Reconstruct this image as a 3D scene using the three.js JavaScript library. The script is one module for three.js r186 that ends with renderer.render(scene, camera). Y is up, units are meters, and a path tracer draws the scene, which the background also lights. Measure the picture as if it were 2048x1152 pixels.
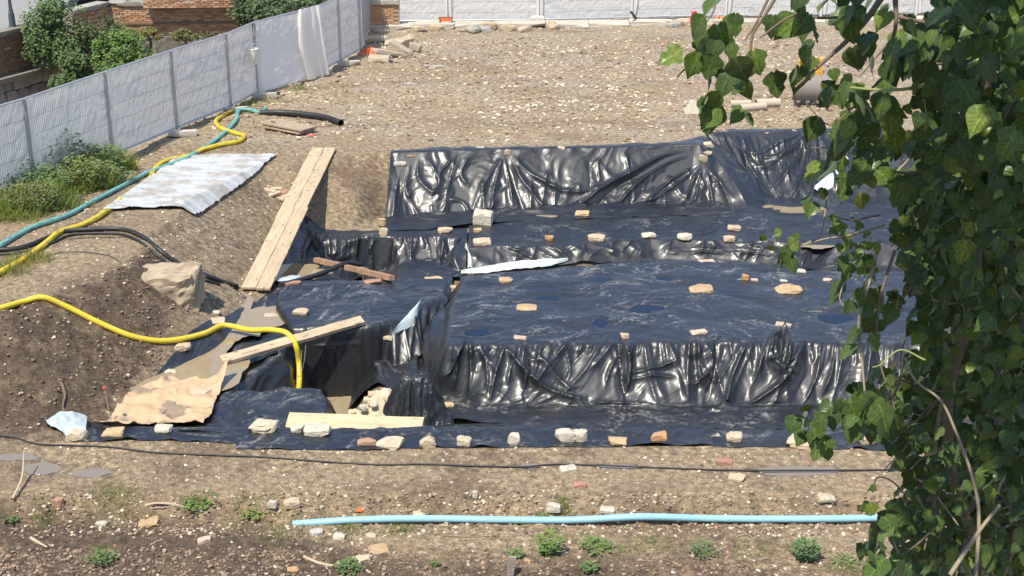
import * as THREE from 'three';
import { mergeGeometries, mergeVertices, toCreasedNormals } from 'three/addons/utils/BufferGeometryUtils.js';

// ---------- camera, sky, sun, exposure ----------
const scene = new THREE.Scene();
const EYE = 9, LENS = 2770, PITCH = THREE.MathUtils.degToRad(20.4);
const camera = new THREE.PerspectiveCamera(2 * Math.atan(576 / LENS) * 180 / Math.PI, 2048 / 1152, 0.1, 900);
camera.position.set(0, EYE, 0);
camera.rotation.x = -PITCH;

const SUN_DIR = new THREE.Vector3(-0.27, 0.87, 0.41).normalize();
const sun = new THREE.DirectionalLight(new THREE.Color(1.0, 0.925, 0.78), 4.8);
sun.position.copy(SUN_DIR).multiplyScalar(80).add(new THREE.Vector3(0, 0, -28));
sun.target.position.set(0, 0, -28);
sun.castShadow = true;
sun.shadow.mapSize.set(4096, 4096);
Object.assign(sun.shadow.camera, { left: -40, right: 40, top: 45, bottom: -45, near: 1, far: 200 });
scene.add(sun, sun.target);
const EXPOSURE = 1.34;

// ---------- numbers ----------
let seed = 7;
const rnd = () => { seed |= 0; seed = seed + 0x6D2B79F5 | 0; let t = Math.imul(seed ^ seed >>> 15, 1 | seed); t = t + Math.imul(t ^ t >>> 7, 61 | t) ^ t; return ((t ^ t >>> 14) >>> 0) / 4294967296; };
const rr = (a, b) => a + (b - a) * rnd();
const pickOf = a => a[Math.floor(rnd() * a.length)];
const clamp = (v, a, b) => v < a ? a : v > b ? b : v;
const mix = (a, b, t) => a + (b - a) * t;
const sstep = (a, b, v) => { const t = clamp((v - a) / (b - a), 0, 1); return t * t * (3 - 2 * t); };
const PERM = new Uint8Array(512), GX = new Float32Array(256), GY = new Float32Array(256);
{ const p = [...Array(256).keys()]; for (let i = 255; i > 0; i--) { const j = Math.floor(rnd() * (i + 1)); [p[i], p[j]] = [p[j], p[i]]; }
  for (let i = 0; i < 512; i++) PERM[i] = p[i & 255];
  for (let i = 0; i < 256; i++) { const a = i / 256 * Math.PI * 2; GX[i] = Math.cos(a) * 1.5; GY[i] = Math.sin(a) * 1.5; } }
function noise(x, y) {
  const xf = Math.floor(x), yf = Math.floor(y), X = xf & 255, Y = yf & 255; x -= xf; y -= yf;
  const u = x * x * x * (x * (x * 6 - 15) + 10), v = y * y * y * (y * (y * 6 - 15) + 10);
  const a = PERM[PERM[X] + Y], b = PERM[PERM[X + 1] + Y], c = PERM[PERM[X] + Y + 1], d = PERM[PERM[X + 1] + Y + 1];
  const n0 = GX[a] * x + GY[a] * y, n1 = GX[b] * (x - 1) + GY[b] * y, n2 = GX[c] * x + GY[c] * (y - 1), n3 = GX[d] * (x - 1) + GY[d] * (y - 1);
  return n0 + u * (n1 - n0) + v * (n2 - n0 + u * (n0 - n1 - n2 + n3));
}
const fbm = (x, y, o = 4) => { let s = 0, a = 0.5; for (let i = 0; i < o; i++) { s += a * noise(x + i * 17.3, y - i * 9.1); x *= 2.03; y *= 2.03; a *= 0.5; } return s; };
const ridge = (x, y, o = 3) => { let s = 0, a = 0.5, w = 1; for (let i = 0; i < o; i++) { const r = 1 - Math.abs(noise(x + i * 31.7, y + i * 11.9)) * 1.6; s += a * w * r; w = clamp(r, 0, 1); x *= 2.07; y *= 2.07; a *= 0.5; } return s; };

// ---------- sky: blue with broken cloud all round ----------
{
  const W = 1024, H = 512, data = new Float32Array(W * H * 4);
  for (let j = 0; j < H; j++) {
    const el = ((j + 0.5) / H - 0.5) * Math.PI, y = Math.sin(el);
    for (let i = 0; i < W; i++) {
      const az = (i / W - 0.5) * Math.PI * 2, cx = Math.cos(el) * Math.cos(az), cz = Math.cos(el) * Math.sin(az);
      const k = Math.pow(1 - clamp(y, 0, 1), 5);
      let r = mix(0.15, 0.52, k), g = mix(0.32, 0.66, k), b = mix(0.70, 0.86, k);
      if (y > 0.0) {
        const q = 1 / (y + 0.16), n = fbm(cx * q * 1.5 + 7.1, cz * q * 1.5 + 2.7, 6);
        const c = sstep(0.06, 0.36, n) * sstep(0, 0.05, y), body = mix(1.2, 0.85, sstep(0.15, 0.6, n));
        r = mix(r, body, c); g = mix(g, body, c); b = mix(b, body, c);
      } else { r = 0.30; g = 0.26; b = 0.21; }
      const o = (j * W + i) * 4; data[o] = r; data[o + 1] = g; data[o + 2] = b; data[o + 3] = 1;
    }
  }
  const t = new THREE.DataTexture(data, W, H, THREE.RGBAFormat, THREE.FloatType);
  t.mapping = THREE.EquirectangularReflectionMapping; t.magFilter = THREE.LinearFilter; t.minFilter = THREE.LinearFilter; t.needsUpdate = true;
  scene.background = t; scene.environment = t;
  scene.backgroundIntensity = 0.82; scene.environmentIntensity = 0.82;
}

// ---------- sight lines: where things stand, from a measured survey of the view (f is metres ahead of the camera's foot, z = -f) ----------
const CP = Math.cos(PITCH), SP = Math.sin(PITCH);
function ray(px, py) { const a = (px - 1024) / LENS, b = -(py - 576) / LENS; return [a, b * CP - SP, b * SP + CP]; } // x, up, ahead for unit depth
function U(px, py, h) { const d = ray(px, py), t = (h - EYE) / d[1]; return [d[0] * t, d[2] * t]; }
function D(px, py, depth) { const d = ray(px, py); return new THREE.Vector3(d[0] * depth, EYE + d[1] * depth, -d[2] * depth); }
const poly = (h, ...pts) => pts.map(p => U(p[0], p[1], p.length > 2 ? p[2] : h));
function sd(P, x, y) {
  let d = 1e9, inside = false;
  for (let i = 0, j = P.length - 1; i < P.length; j = i++) {
    const ax = P[j][0], ay = P[j][1], ex = P[i][0] - ax, ey = P[i][1] - ay, wx = x - ax, wy = y - ay;
    const t = clamp((wx * ex + wy * ey) / (ex * ex + ey * ey), 0, 1), bx = wx - ex * t, by = wy - ey * t, q = bx * bx + by * by;
    if (q < d) d = q;
    if ((P[i][1] > y) !== (P[j][1] > y) && x < ex * (y - P[i][1]) / ey + P[i][0]) inside = !inside;
  }
  d = Math.sqrt(d); return inside ? -d : d;
}
const smax = (a, b, k) => { const h = clamp(0.5 + 0.5 * (a - b) / k, 0, 1); return mix(b, a, h) + k * h * (1 - h); };

// ---------- the lie of the land ----------
const LV = { berm: -0.65, A: -1.2, B: -0.6, L: -0.75, W: -0.95, C: -1.4 };
const PL = {
  far: poly(0, [-1500, -60], [520, 335], [600, 330], [690, 318], [785, 306], [1100, 298], [1400, 292], [1410, 266], [1600, 264], [1760, 268], [2100, 275], [3600, 260]).concat([[90, 220], [-160, 220]]),
  bank: poly(0.4, [-700, 640], [0, 640], [130, 590], [250, 545], [330, 470, 0.3], [370, 410, 0.2], [480, 350, 0.1], [560, 310, 0.02], [500, 240, 0], [-900, 240, 0.1]),
  berm: poly(LV.berm, [-3000, 852], [180, 858], [500, 862], [900, 858], [1300, 862], [1800, 866], [4200, 866]).concat([[60, -60], [-60, -60]]),
  A: poly(LV.A, [590, 452], [690, 440], [940, 425], [1500, 400], [2150, 395], [2150, 500], [1900, 492], [1620, 486], [1300, 478], [1150, 492], [938, 497], [925, 476], [760, 474], [640, 486]),
  B: poly(LV.B, [936, 556], [1000, 550], [1140, 540], [1330, 526], [1480, 530], [1600, 548], [2200, 548], [2200, 700], [1720, 690], [1300, 690], [1050, 692], [898, 694], [905, 620]),
  L: poly(LV.L, [566, 566], [700, 563], [888, 562], [880, 600], [800, 640], [738, 655], [588, 660], [556, 610]),
  W: poly(LV.W, [410, 590], [560, 560], [600, 640], [560, 720], [470, 770], [470, 786], [640, 780], [652, 850], [560, 900], [60, 900], [190, 850], [290, 770], [360, 690]),
};
function polyBox(P) { const xs = P.map(p => p[0]), ys = P.map(p => p[1]); return [Math.min(...xs), Math.max(...xs), Math.min(...ys), Math.max(...ys)]; }
const PB = Object.fromEntries(Object.entries(PL).map(([k, p]) => [k, polyBox(p)]));
const near = (k, x, f, m) => { const b = PB[k]; return x > b[0] - m && x < b[1] + m && f > b[2] - m && f < b[3] + m; };
// the line of the left-hand fence
const FENCE = [[-60, 440, 0.25], [72, 388, 0.2], [227, 318, 0.1], [355, 263, 0.05], [463, 219, 0], [517, 190, 0], [640, 150, 0], [682, 126, 0], [722, 104, 0], [746, 48, 0]].map(p => [...U(p[0], p[1], p[2]), p[2]]);
const FB = FENCE.map(p => [p[0], p[1]]);
const CHANNEL = [[-90, FB[0][1] - 16], [FB[0][0] - 6.5, FB[0][1] - 16], ...FB.map(p => [p[0] - 0.6, p[1]]), [FB[9][0] - 0.6, 190], [-90, 190]];
const RAMP = [U(650, 298, 0.06), U(507, 579, -0.83)];
function Gs(x, f) {
  const onLeft = sstep(-2.4, -3.2, x);
  let h = mix(-1.45, -2.2, onLeft * sstep(20.6, 21.4, f));
  if (f > 26.5) h = mix(h, mix(-1.62, -2.0, onLeft), sstep(26.5, 27.4, f));
  if (near('far', x, f, 4)) { const k = mix(1.02, 0.62, sstep(-3.1, -3.8, x)), kk = mix(k, 0.62, sstep(4.8, 5.8, x)); h = smax(h, -kk * Math.max(0, sd(PL.far, x, f)), 0.1); }
  if (near('berm', x, f, 4)) h = smax(h, LV.berm - 0.55 * Math.max(0, sd(PL.berm, x, f)), 0.1);
  if (near('A', x, f, 3)) { const k = mix(0.8, 3.2, sstep(-2.6, -3.0, x)); h = smax(h, LV.A + 0.05 * fbm(x * 0.8, f * 1.1 + 3, 3) - k * Math.max(0, sd(PL.A, x, f)), 0.07); }
  if (near('B', x, f, 3)) { const k = mix(1.05, 2.6, sstep(-0.5, -1.1, x) * sstep(24.5, 23, f)); h = smax(h, LV.B + 0.06 * fbm(x * 0.7 + 5, f * 1.0, 3) - k * Math.max(0, sd(PL.B, x, f)), 0.06); }
  if (near('L', x, f, 3)) { const k = mix(9, 1.4, sstep(-2.6, -2.2, x)); h = smax(h, LV.L + 0.05 * fbm(x * 0.9 + 1, f * 1.2, 3) - k * Math.max(0, sd(PL.L, x, f)), 0.05); }
  if (near('W', x, f, 3)) h = smax(h, LV.W + 0.12 * fbm(x * 1.5 + 9, f * 1.3 + 2, 3) - 2.4 * Math.max(0, sd(PL.W, x, f)), 0.06);
  if (near('bank', x, f, 5)) { const s = sd(PL.bank, x, f), top = mix(0.42, 0.0, sstep(24, 34, f)); h = smax(h, top - 0.72 * Math.max(0, s), 0.16); }
  { const [a, b] = RAMP, ex = b[0] - a[0], ef = b[1] - a[1], t = ((x - a[0]) * ex + (f - a[1]) * ef) / (ex * ex + ef * ef);
    if (t > -0.05 && t < 1.05) { const d = Math.hypot(x - a[0] - ex * t, f - a[1] - ef * t), lim = mix(0.06, -0.83, t) - 0.05 + 0.75 * Math.max(0, d - 0.40) + 0.1 * Math.max(0, d - 0.4) * noise(x * 2, f * 2); if (d < 2.2 && h > lim) h = lim; } }
  // the front berm falls away in a small bank towards the path of the blue pipe
  if (f < 18.5) { const e = 17.30 + 0.22 * noise(x * 0.35, 3) + 0.18 * noise(x * 1.3, 8) + 0.10 * noise(x * 3.7, 2), wd = 0.16 + 0.12 * noise(x * 0.9, 14); h -= 0.22 * sstep(e + wd, e - wd, f) - 0.06 * sstep(15.6, 14.4, f); }
  return h;
}
function Gd(x, f) { // with the ditch beyond the fence
  let h = Gs(x, f);
  if (x < -3 && f > 14) { const s = sd(CHANNEL, x, f); if (s < 0) h -= 5 * sstep(0, -3.5, s); }
  return h;
}
function hit(px, py) { // where a sight line meets the land
  const d = ray(px, py); let t0 = 12;
  for (let t = 12; t < 90; t += 0.05) { if (EYE + d[1] * t < Gs(d[0] * t, d[2] * t)) { let a = t0, b = t; for (let i = 0; i < 12; i++) { const m = (a + b) / 2; EYE + d[1] * m < Gs(d[0] * m, d[2] * m) ? b = m : a = m; } return [d[0] * b, EYE + d[1] * b, d[2] * b]; } t0 = t; }
  return [d[0] * 60, 0, d[2] * 60];
}
const at = (px, py, up = 0) => { const [x, y, f] = hit(px, py); return new THREE.Vector3(x, y + up, -f); };

// ---------- builders ----------
const used = {};
function named(n) { const k = used[n] = (used[n] || 0) + 1; return k === 1 ? n : n + '_' + String(k - 1).padStart(3, '0'); }
function tag(o, label, category, group, kind) { if (label) o.userData.label = label; if (category) o.userData.category = category; if (group) o.userData.group = group; if (kind) o.userData.kind = kind; return o; }
function mesh(name, geo, mat, parent) {
  const m = new THREE.Mesh(geo, mat); m.castShadow = m.receiveShadow = true;
  m.name = parent ? name : named(name); (parent || scene).add(m); return m;
}
function group(name, pos, turn = 0) { const g = new THREE.Group(); g.name = named(name); if (pos) g.position.copy(pos); g.rotation.y = turn; scene.add(g); return g; }
const std = (c, o = {}) => new THREE.MeshStandardMaterial({ color: Array.isArray(c) ? new THREE.Color().setRGB(...c) : c, roughness: 0.85, ...o });
const phys = (c, o = {}) => new THREE.MeshPhysicalMaterial({ color: Array.isArray(c) ? new THREE.Color().setRGB(...c) : c, roughness: 0.85, ...o });
function gridGeo(nu, nv, fn, colFn) {
  const pos = new Float32Array((nu + 1) * (nv + 1) * 3), uv = new Float32Array((nu + 1) * (nv + 1) * 2), col = colFn ? new Float32Array((nu + 1) * (nv + 1) * 3) : null, idx = new Uint32Array(nu * nv * 6);
  let o = 0;
  for (let j = 0; j <= nv; j++) for (let i = 0; i <= nu; i++, o++) {
    const p = fn(i, j, o); pos[o * 3] = p[0]; pos[o * 3 + 1] = p[1]; pos[o * 3 + 2] = p[2]; uv[o * 2] = p[3]; uv[o * 2 + 1] = p[4];
    if (col) { const c = colFn(i, j, p, o); col[o * 3] = c[0]; col[o * 3 + 1] = c[1]; col[o * 3 + 2] = c[2]; }
  }
  let k = 0; const w = nu + 1;
  for (let j = 0; j < nv; j++) for (let i = 0; i < nu; i++) { const a = j * w + i, b = a + 1, c = a + w, d = c + 1; idx[k++] = a; idx[k++] = b; idx[k++] = c; idx[k++] = b; idx[k++] = d; idx[k++] = c; }
  const g = new THREE.BufferGeometry();
  g.setAttribute('position', new THREE.BufferAttribute(pos, 3)); g.setAttribute('uv', new THREE.BufferAttribute(uv, 2));
  if (col) g.setAttribute('color', new THREE.BufferAttribute(col, 3));
  g.setIndex(new THREE.BufferAttribute(idx, 1)); g.computeVertexNormals(); return g;
}
function dataTex(n, fn, srgb, repeat) {
  const d = new Uint8Array(n * n * 4);
  for (let j = 0; j < n; j++) for (let i = 0; i < n; i++) { const c = fn(i / n, j / n, i, j), o = (j * n + i) * 4; d[o] = clamp(c[0], 0, 1) * 255; d[o + 1] = clamp(c[1], 0, 1) * 255; d[o + 2] = clamp(c[2], 0, 1) * 255; d[o + 3] = 255; }
  const t = new THREE.DataTexture(d, n, n, THREE.RGBAFormat); t.wrapS = t.wrapT = THREE.RepeatWrapping; t.magFilter = THREE.LinearFilter; t.minFilter = THREE.LinearMipmapLinearFilter; t.generateMipmaps = true;
  if (srgb) t.colorSpace = THREE.SRGBColorSpace; if (repeat) t.repeat.set(repeat, repeat); t.needsUpdate = true; return t;
}
// noise that tiles over 0..1
function tileNoise(u, v, per, sd0) { const f = (a, b) => noise(a * per + sd0, b * per + sd0 * 1.7); const x = u, y = v; return f(x, y) * (1 - x) * (1 - y) + f(x - 1, y) * x * (1 - y) + f(x, y - 1) * (1 - x) * y + f(x - 1, y - 1) * x * y; }
function catmull(pts, n, closed) { return new THREE.CatmullRomCurve3(pts, !!closed, 'centripetal').getSpacedPoints(n); }
function tube(pts, r, seg, radial = 8, caps = true) {
  const c = new THREE.CatmullRomCurve3(pts, false, 'centripetal'), g = new THREE.TubeGeometry(c, seg, r, radial, false);
  if (!caps) return g;
  const ends = [[0, -1], [1, 1]].map(([t, s]) => { const p = c.getPointAt(t), d = c.getTangentAt(t).multiplyScalar(s), cg = new THREE.CircleGeometry(r, radial); cg.applyQuaternion(new THREE.Quaternion().setFromUnitVectors(new THREE.Vector3(0, 0, 1), d)); cg.translate(p.x, p.y, p.z); return cg; });
  return mergeGeometries([g, ...ends]);
}
function taper(pts, r0, r1, seg = 16, radial = 6) {
  const g = new THREE.TubeGeometry(new THREE.CatmullRomCurve3(pts, false, 'centripetal'), seg, 1, radial, false), c = new THREE.CatmullRomCurve3(pts, false, 'centripetal'), P = g.attributes.position;
  for (let i = 0; i <= seg; i++) { const q = c.getPointAt(i / seg), r = mix(r0, r1, i / seg); for (let j = 0; j <= radial; j++) { const k = i * (radial + 1) + j; P.setXYZ(k, q.x + (P.getX(k) - q.x) * r, q.y + (P.getY(k) - q.y) * r, q.z + (P.getZ(k) - q.z) * r); } }
  return g;
}
function box(w, h, d, x = 0, y = 0, z = 0) { const g = new THREE.BoxGeometry(w, h, d); g.translate(x, y, z); return g; }
function strut(a, b, w, h) { // a bar from a to b
  const L = a.distanceTo(b), g = new THREE.BoxGeometry(w, h, L); g.lookAt && 0;
  const m = new THREE.Matrix4().lookAt(a, b, new THREE.Vector3(0, 1, 0)); m.setPosition((a.x + b.x) / 2, (a.y + b.y) / 2, (a.z + b.z) / 2); g.applyMatrix4(m); return g;
}
// ---------- the stones and bricks laid on the sheets and lying about: [x, y of the foot, width, height in survey pixels, kind, label, group] ----------
const G1 = 'stones weighing down the front hem of the black sheeting', G2 = 'bricks along the edge of the long covered wall', G3 = 'bricks and slabs lying on the long covered wall', G4 = 'stones on the middle shelf', G5 = 'stones along the back edge of the sheeting', G6 = 'bricks around the covered wall stub', G7 = 'stones in the muddy corner', G8 = 'stones lying on the bare earth path', G9 = 'stones among the weeds below the path';
const STONES = [
  [152, 884, 36, 27, 'cream', 'pale yellow limestone lump on the white turned-up sheet corner', G1],
  [224, 877, 40, 24, 'ochre', 'ochre stone block beside the thin red-topped marker rod', G1],
  [325, 871, 33, 19, 'white', 'pitted greyish white stone on the hem in front of the brown sheet', G1],
  [523, 869, 54, 21, 'cream', 'long cream limestone block on the hem, longest in its row', G1],
  [596, 869, 26, 17, 'white', 'small tilted white stone touching a larger rough white stone', G1],
  [634, 876, 50, 23, 'white', 'rough white limestone block just in front of the loose plank', G1],
  [733, 894, 36, 18, 'brick', 'red brick with a pale top on the hem by a cream stone', G1],
  [779, 898, 48, 20, 'cream', 'cream elongated stone on the hem beside the red brick', G1],
  [855, 898, 31, 25, 'tan', 'squat greyish brown lump of stone on the hem', G1],
  [926, 894, 31, 22, 'cream', 'squared cream stone cube on the sheet hem', G1],
  [1028, 892, 26, 27, 'white', 'white stone block standing upright on the hem', G1],
  [1131, 887, 38, 27, 'white', 'large rounded white stone of the touching pair', G1],
  [1161, 887, 27, 25, 'white', 'small angular white stone of the touching pair', G1],
  [1235, 892, 36, 21, 'ochre', 'flat-topped ochre block alone on the hem', G1],
  [1318, 888, 30, 22, 'orange', 'orange brown broken block with a pale pebble at its side', G1],
  [1470, 887, 31, 20, 'tan', 'tan notched stone block on the hem', G1],
  [1608, 901, 60, 28, 'sand', 'broad layered sandstone slab under the hanging ivy sprig', G1],
  [1738, 892, 35, 23, 'tan', 'rounded tan stone on the hem next to the ivy', G1],
  [1042, 685, 28, 12, 'pink', 'pale pink brick lying lengthwise along the covered wall edge', G2],
  [1249, 684, 16, 15, 'pink', 'pale pink brick set end-on at the covered wall edge', G2],
  [1398, 675, 31, 13, 'pink', 'pinkish brick turned slightly askew on the covered wall edge', G2],
  [1568, 659, 30, 9, 'pink', 'pale brick above the deepest fold of the covered wall', G2],
  [1053, 626, 38, 16, 'slab', 'broken ochre slab piece alone in the middle of the covered wall', G3],
  [1403, 590, 44, 13, 'slab', 'thick ochre brown slab fragment with a pointed end', G3],
  [1579, 592, 50, 11, 'slab', 'wide flat ochre slab fragment with a broken front', G3],
  [1012, 571, 27, 9, 'ochre', 'small tan brick piece standing in a film of mud', G3],
  [1491, 566, 14, 15, 'orange', 'orange brick fragment standing on end', G3],
  [1509, 569, 13, 5, 'pink', 'tiny pinkish brick chip beside the upright orange fragment', G3],
  [1414, 530, 31, 8, 'pink', 'thin reddish brick on the rear rim of the covered wall', G3],
  [1568, 569, 15, 5, 'white', 'small flat white chip behind the wide slab', G3],
  [1655, 568, 16, 8, 'pink', 'small pink brick piece beside the ivy twig', G3],
  [1601, 551, 21, 9, 'white', 'white stone in the hollow behind the covered wall', G3],
  [964, 495, 34, 17, 'tan', 'pointed tan stone at the corner of the middle shelf', G4],
  [1099, 484, 17, 12, 'orange', 'small orange brown brick end on the middle shelf', G4],
  [1193, 485, 32, 11, 'tan', 'tan brick with a pale end on the middle shelf', G4],
  [1298, 482, 27, 12, 'white', 'flattish white stone on the middle shelf', G4],
  [1370, 489, 29, 16, 'white', 'bulky white stone on the middle shelf', G4],
  [1458, 491, 21, 14, 'sand', 'pinkish tan pointed stone at the shelf edge', G4],
  [1469, 465, 25, 12, 'tan', 'pale rounded stone set back on the middle shelf', G4],
  [966, 452, 37, 32, 'white', 'large rough white boulder at the foot of the back wall', G4],
  [955, 468, 15, 10, 'ochre', 'small orange brick piece below the white boulder', G4],
  [1166, 436, 28, 10, 'ochre', 'brick standing in the water film below the back wall', G4],
  [823, 322, 18, 9, 'orange', 'orange brick bit on the corner of the back sheet', G5],
  [800, 339, 24, 12, 'white', 'white stone on the corner fold of the back sheet', G5],
  [1015, 318, 12, 13, 'sand', 'small upright tan brick pinning folds on the back rim', G5],
  [961, 300, 16, 7, 'cream', 'little cream stone behind the back rim', G5],
  [1122, 303, 16, 8, 'cream', 'pale pebble stone on the back rim', G5],
  [1413, 299, 27, 10, 'cream', 'long cream brick on the jutting corner of the back rim', G5],
  [1415, 316, 18, 10, 'tan', 'tan stone between two bricks on the jutting corner', G5],
  [1407, 331, 17, 15, 'tan', 'tan brick lowest of three on the jutting corner', G5],
  [765, 456, 14, 19, 'ochre', 'upper of two tan bricks at the left hem of the back sheet', G6],
  [767, 480, 16, 17, 'tan', 'lower of two tan bricks at the left hem of the back sheet', G6],
  [890, 469, 28, 11, 'sand', 'tan brick on the lip of the pleated trench', G6],
  [585, 574, 32, 8, 'red', 'red brick beside the foot of the plank ramp', G6],
  [745, 572, 33, 10, 'red', 'crumbling red brick below the roped beam', G6],
  [867, 562, 32, 10, 'ochre', 'tan brick at the end of the roped beam', G6],
  [907, 585, 18, 12, 'ochre', 'tan brick tucked in the corner under the white band', G6],
  [622, 562, 29, 9, 'cream', 'pale brick beside the black hose', G6],
  [601, 634, 29, 12, 'tan', 'tan brick above the long diagonal plank', G6],
  [538, 647, 33, 12, 'cream', 'tan stone on the muddy rim of the wall stub', G6],
  [434, 653, 36, 13, 'tan', 'flat tan stone half sunk in muddy water', G7],
  [363, 705, 31, 18, 'tan', 'tan block against the yellow hose in the mud', G7],
  [341, 754, 22, 9, 'cream', 'small pale stone in the brown water', G7],
  [430, 628, 17, 9, 'white', 'white lump at the edge of the puddle', G7],
  [282, 798, 31, 18, 'grey', 'grey brown block on the upper edge of the brown sheet', G7],
  [398, 802, 47, 19, 'tan', 'brown stone slab weighing down the brown sheet', G7],
  [895, 821, 22, 14, 'ochre', 'ochre stone at the foot of the hanging folds', G6],
  [775, 702, 22, 12, 'tan', 'tan stone holding the narrow white flap', G6],
  [1136, 946, 31, 18, 'white', 'pitted white stone on the cable along the path', G8],
  [1475, 964, 31, 18, 'sand', 'angular pale stone on the path below the cable', G8],
  [1448, 930, 34, 11, 'red', 'long reddish stone sliver on the path', G8],
  [1653, 1013, 33, 17, 'cream', 'cream block on the little bank above the blue pipe', G8],
  [1108, 1033, 27, 20, 'white', 'white angular stone behind the blue pipe beside a tuft', G8],
  [1215, 1032, 28, 15, 'white', 'white mossy stone resting against the blue pipe', G8],
  [840, 1039, 28, 13, 'cream', 'yellowish cream stone behind the blue pipe', G8],
  [545, 1021, 19, 16, 'white', 'white stone among grass at the buried end of the blue pipe', G8],
  [950, 998, 10, 16, 'white', 'oval white pebble stuck upright in the little bank', G8],
  [1160, 976, 24, 9, 'red', 'reddish stone sliver on the edge of the little bank', G8],
  [583, 1022, 30, 20, 'sand', 'cluster-like broken tan stone below a curved root', G8],
  [295, 1053, 38, 19, 'slab', 'flat tan slab tilted in the dark soil under a forked stick', G9],
  [116, 1018, 17, 18, 'red', 'rust coloured stone in the dark soil', G9],
  [632, 1073, 25, 17, 'grey', 'grey stone under the start of the blue pipe', G9],
  [678, 1081, 22, 15, 'white', 'cream white stone in the row below the blue pipe', G9],
  [742, 1077, 19, 11, 'cream', 'small cream stone in the row below the blue pipe', G9],
  [755, 1107, 38, 11, 'slab', 'flat ochre flake in the dark soil', G9],
  [722, 1131, 38, 20, 'tan', 'olive tan slab leaning over the long root', G9],
  [585, 1146, 21, 13, 'orange', 'orange brick bit at the end of the long root', G9],
  [202, 1052, 20, 11, 'white', 'rounded white stone in the dark soil', G9],
  [407, 1087, 25, 14, 'pink', 'pinkish brick fragment in the dark soil', G9],
  [1055, 1129, 14, 11, 'orange', 'small orange tile bit beside the grey stake', G9],
];
for (const s of STONES) { const p = hit(s[0], s[1] - 1); s.p = p; s.sc = LENS / ((p[2]) * CP + (EYE - p[1]) * SP); s.w = s[2] / s.sc; }
const STONE_CELLS = new Map();
for (const s of STONES) { const k = Math.floor(s.p[0]) + ',' + Math.floor(s.p[2]); for (let i = -1; i <= 1; i++) for (let j = -1; j <= 1; j++) { const q = (Math.floor(s.p[0]) + i) + ',' + (Math.floor(s.p[2]) + j); if (!STONE_CELLS.has(q)) STONE_CELLS.set(q, []); STONE_CELLS.get(q).push(s); } }
function stoneDist(x, f) { const c = STONE_CELLS.get(Math.floor(x) + ',' + Math.floor(f)); let d = 9; if (c) for (const s of c) d = Math.min(d, Math.hypot(x - s.p[0], f - s.p[2]) - s.w * 0.45); return d; }

// ---------- what is covered by sheets (the soil lies a little lower and smooth there) ----------
const hp = pts => pts.map(p => p.w ? p.w : p.length > 2 ? U(p[0], p[1], p[2]) : (q => [q[0], q[2]])(hit(p[0], p[1])));
const COVER = [
  hp([[800, 318], [1100, 308], [1395, 300], [1420, 275], [1600, 272], [1800, 275], [2300, 290], [2300, 880], [1790, 895], [1500, 890], [900, 895], [500, 893], [480, 880], [190, 875], [230, 852], [300, 780], [360, 705], [440, 650], [560, 600], [590, 560], [600, 500], [620, 450], [690, 468], [765, 464]]),
];
const coverBox = COVER.map(polyBox);
function coverSd(x, f) { let d = 9; COVER.forEach((P, i) => { const b = coverBox[i]; if (x > b[0] - 1 && x < b[1] + 1 && f > b[2] - 1 && f < b[3] + 1) d = Math.min(d, sd(P, x, f)); }); return d; }

// ---------- bare earth ----------
const SOIL = { tan: [0.52, 0.40, 0.255], pale: [0.63, 0.515, 0.35], dark: [0.17, 0.118, 0.076], brown: [0.325, 0.235, 0.15], gravel: [0.60, 0.50, 0.375] };
const mixc = (a, b, t) => [mix(a[0], b[0], t), mix(a[1], b[1], t), mix(a[2], b[2], t)];
const DARKBANK = poly(0, [-400, 640, 0.4], [90, 600, 0.4], [200, 560, 0.4], [300, 500, 0.3], [390, 590, -0.4], [420, 640, -0.9], [350, 690, -0.9], [285, 775, -0.9], [180, 850, -0.65], [90, 880, -0.65], [-400, 870, -0.65]);
const PUDDLE_SPOTS = [[80, 935, 40, 9], [180, 943, 40, 7], [1600, 940, 80, 8], [1235, 932, 40, 5], [30, 912, 40, 5], [870, 133, 22, 6], [820, 166, 30, 5], [1060, 930, 20, 4]].map(p => ({ c: hit(p[0], p[1]), a: p[2], b: p[3] }));
for (const p of PUDDLE_SPOTS) { const s = LENS / (p.c[2] * CP + (EYE - p.c[1]) * SP); p.rx = p.a / s; p.rf = p.b / s / 0.36; }
function puddleAt(x, f) { let m = 0; for (const p of PUDDLE_SPOTS) { const q = Math.hypot((x - p.c[0]) / p.rx, (f - p.c[2]) / p.rf); if (q < 2) m = Math.max(m, 1 - sstep(0.55, 1.5, q + 0.35 * noise(x * 2.3, f * 2.3))); } return m; }
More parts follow.
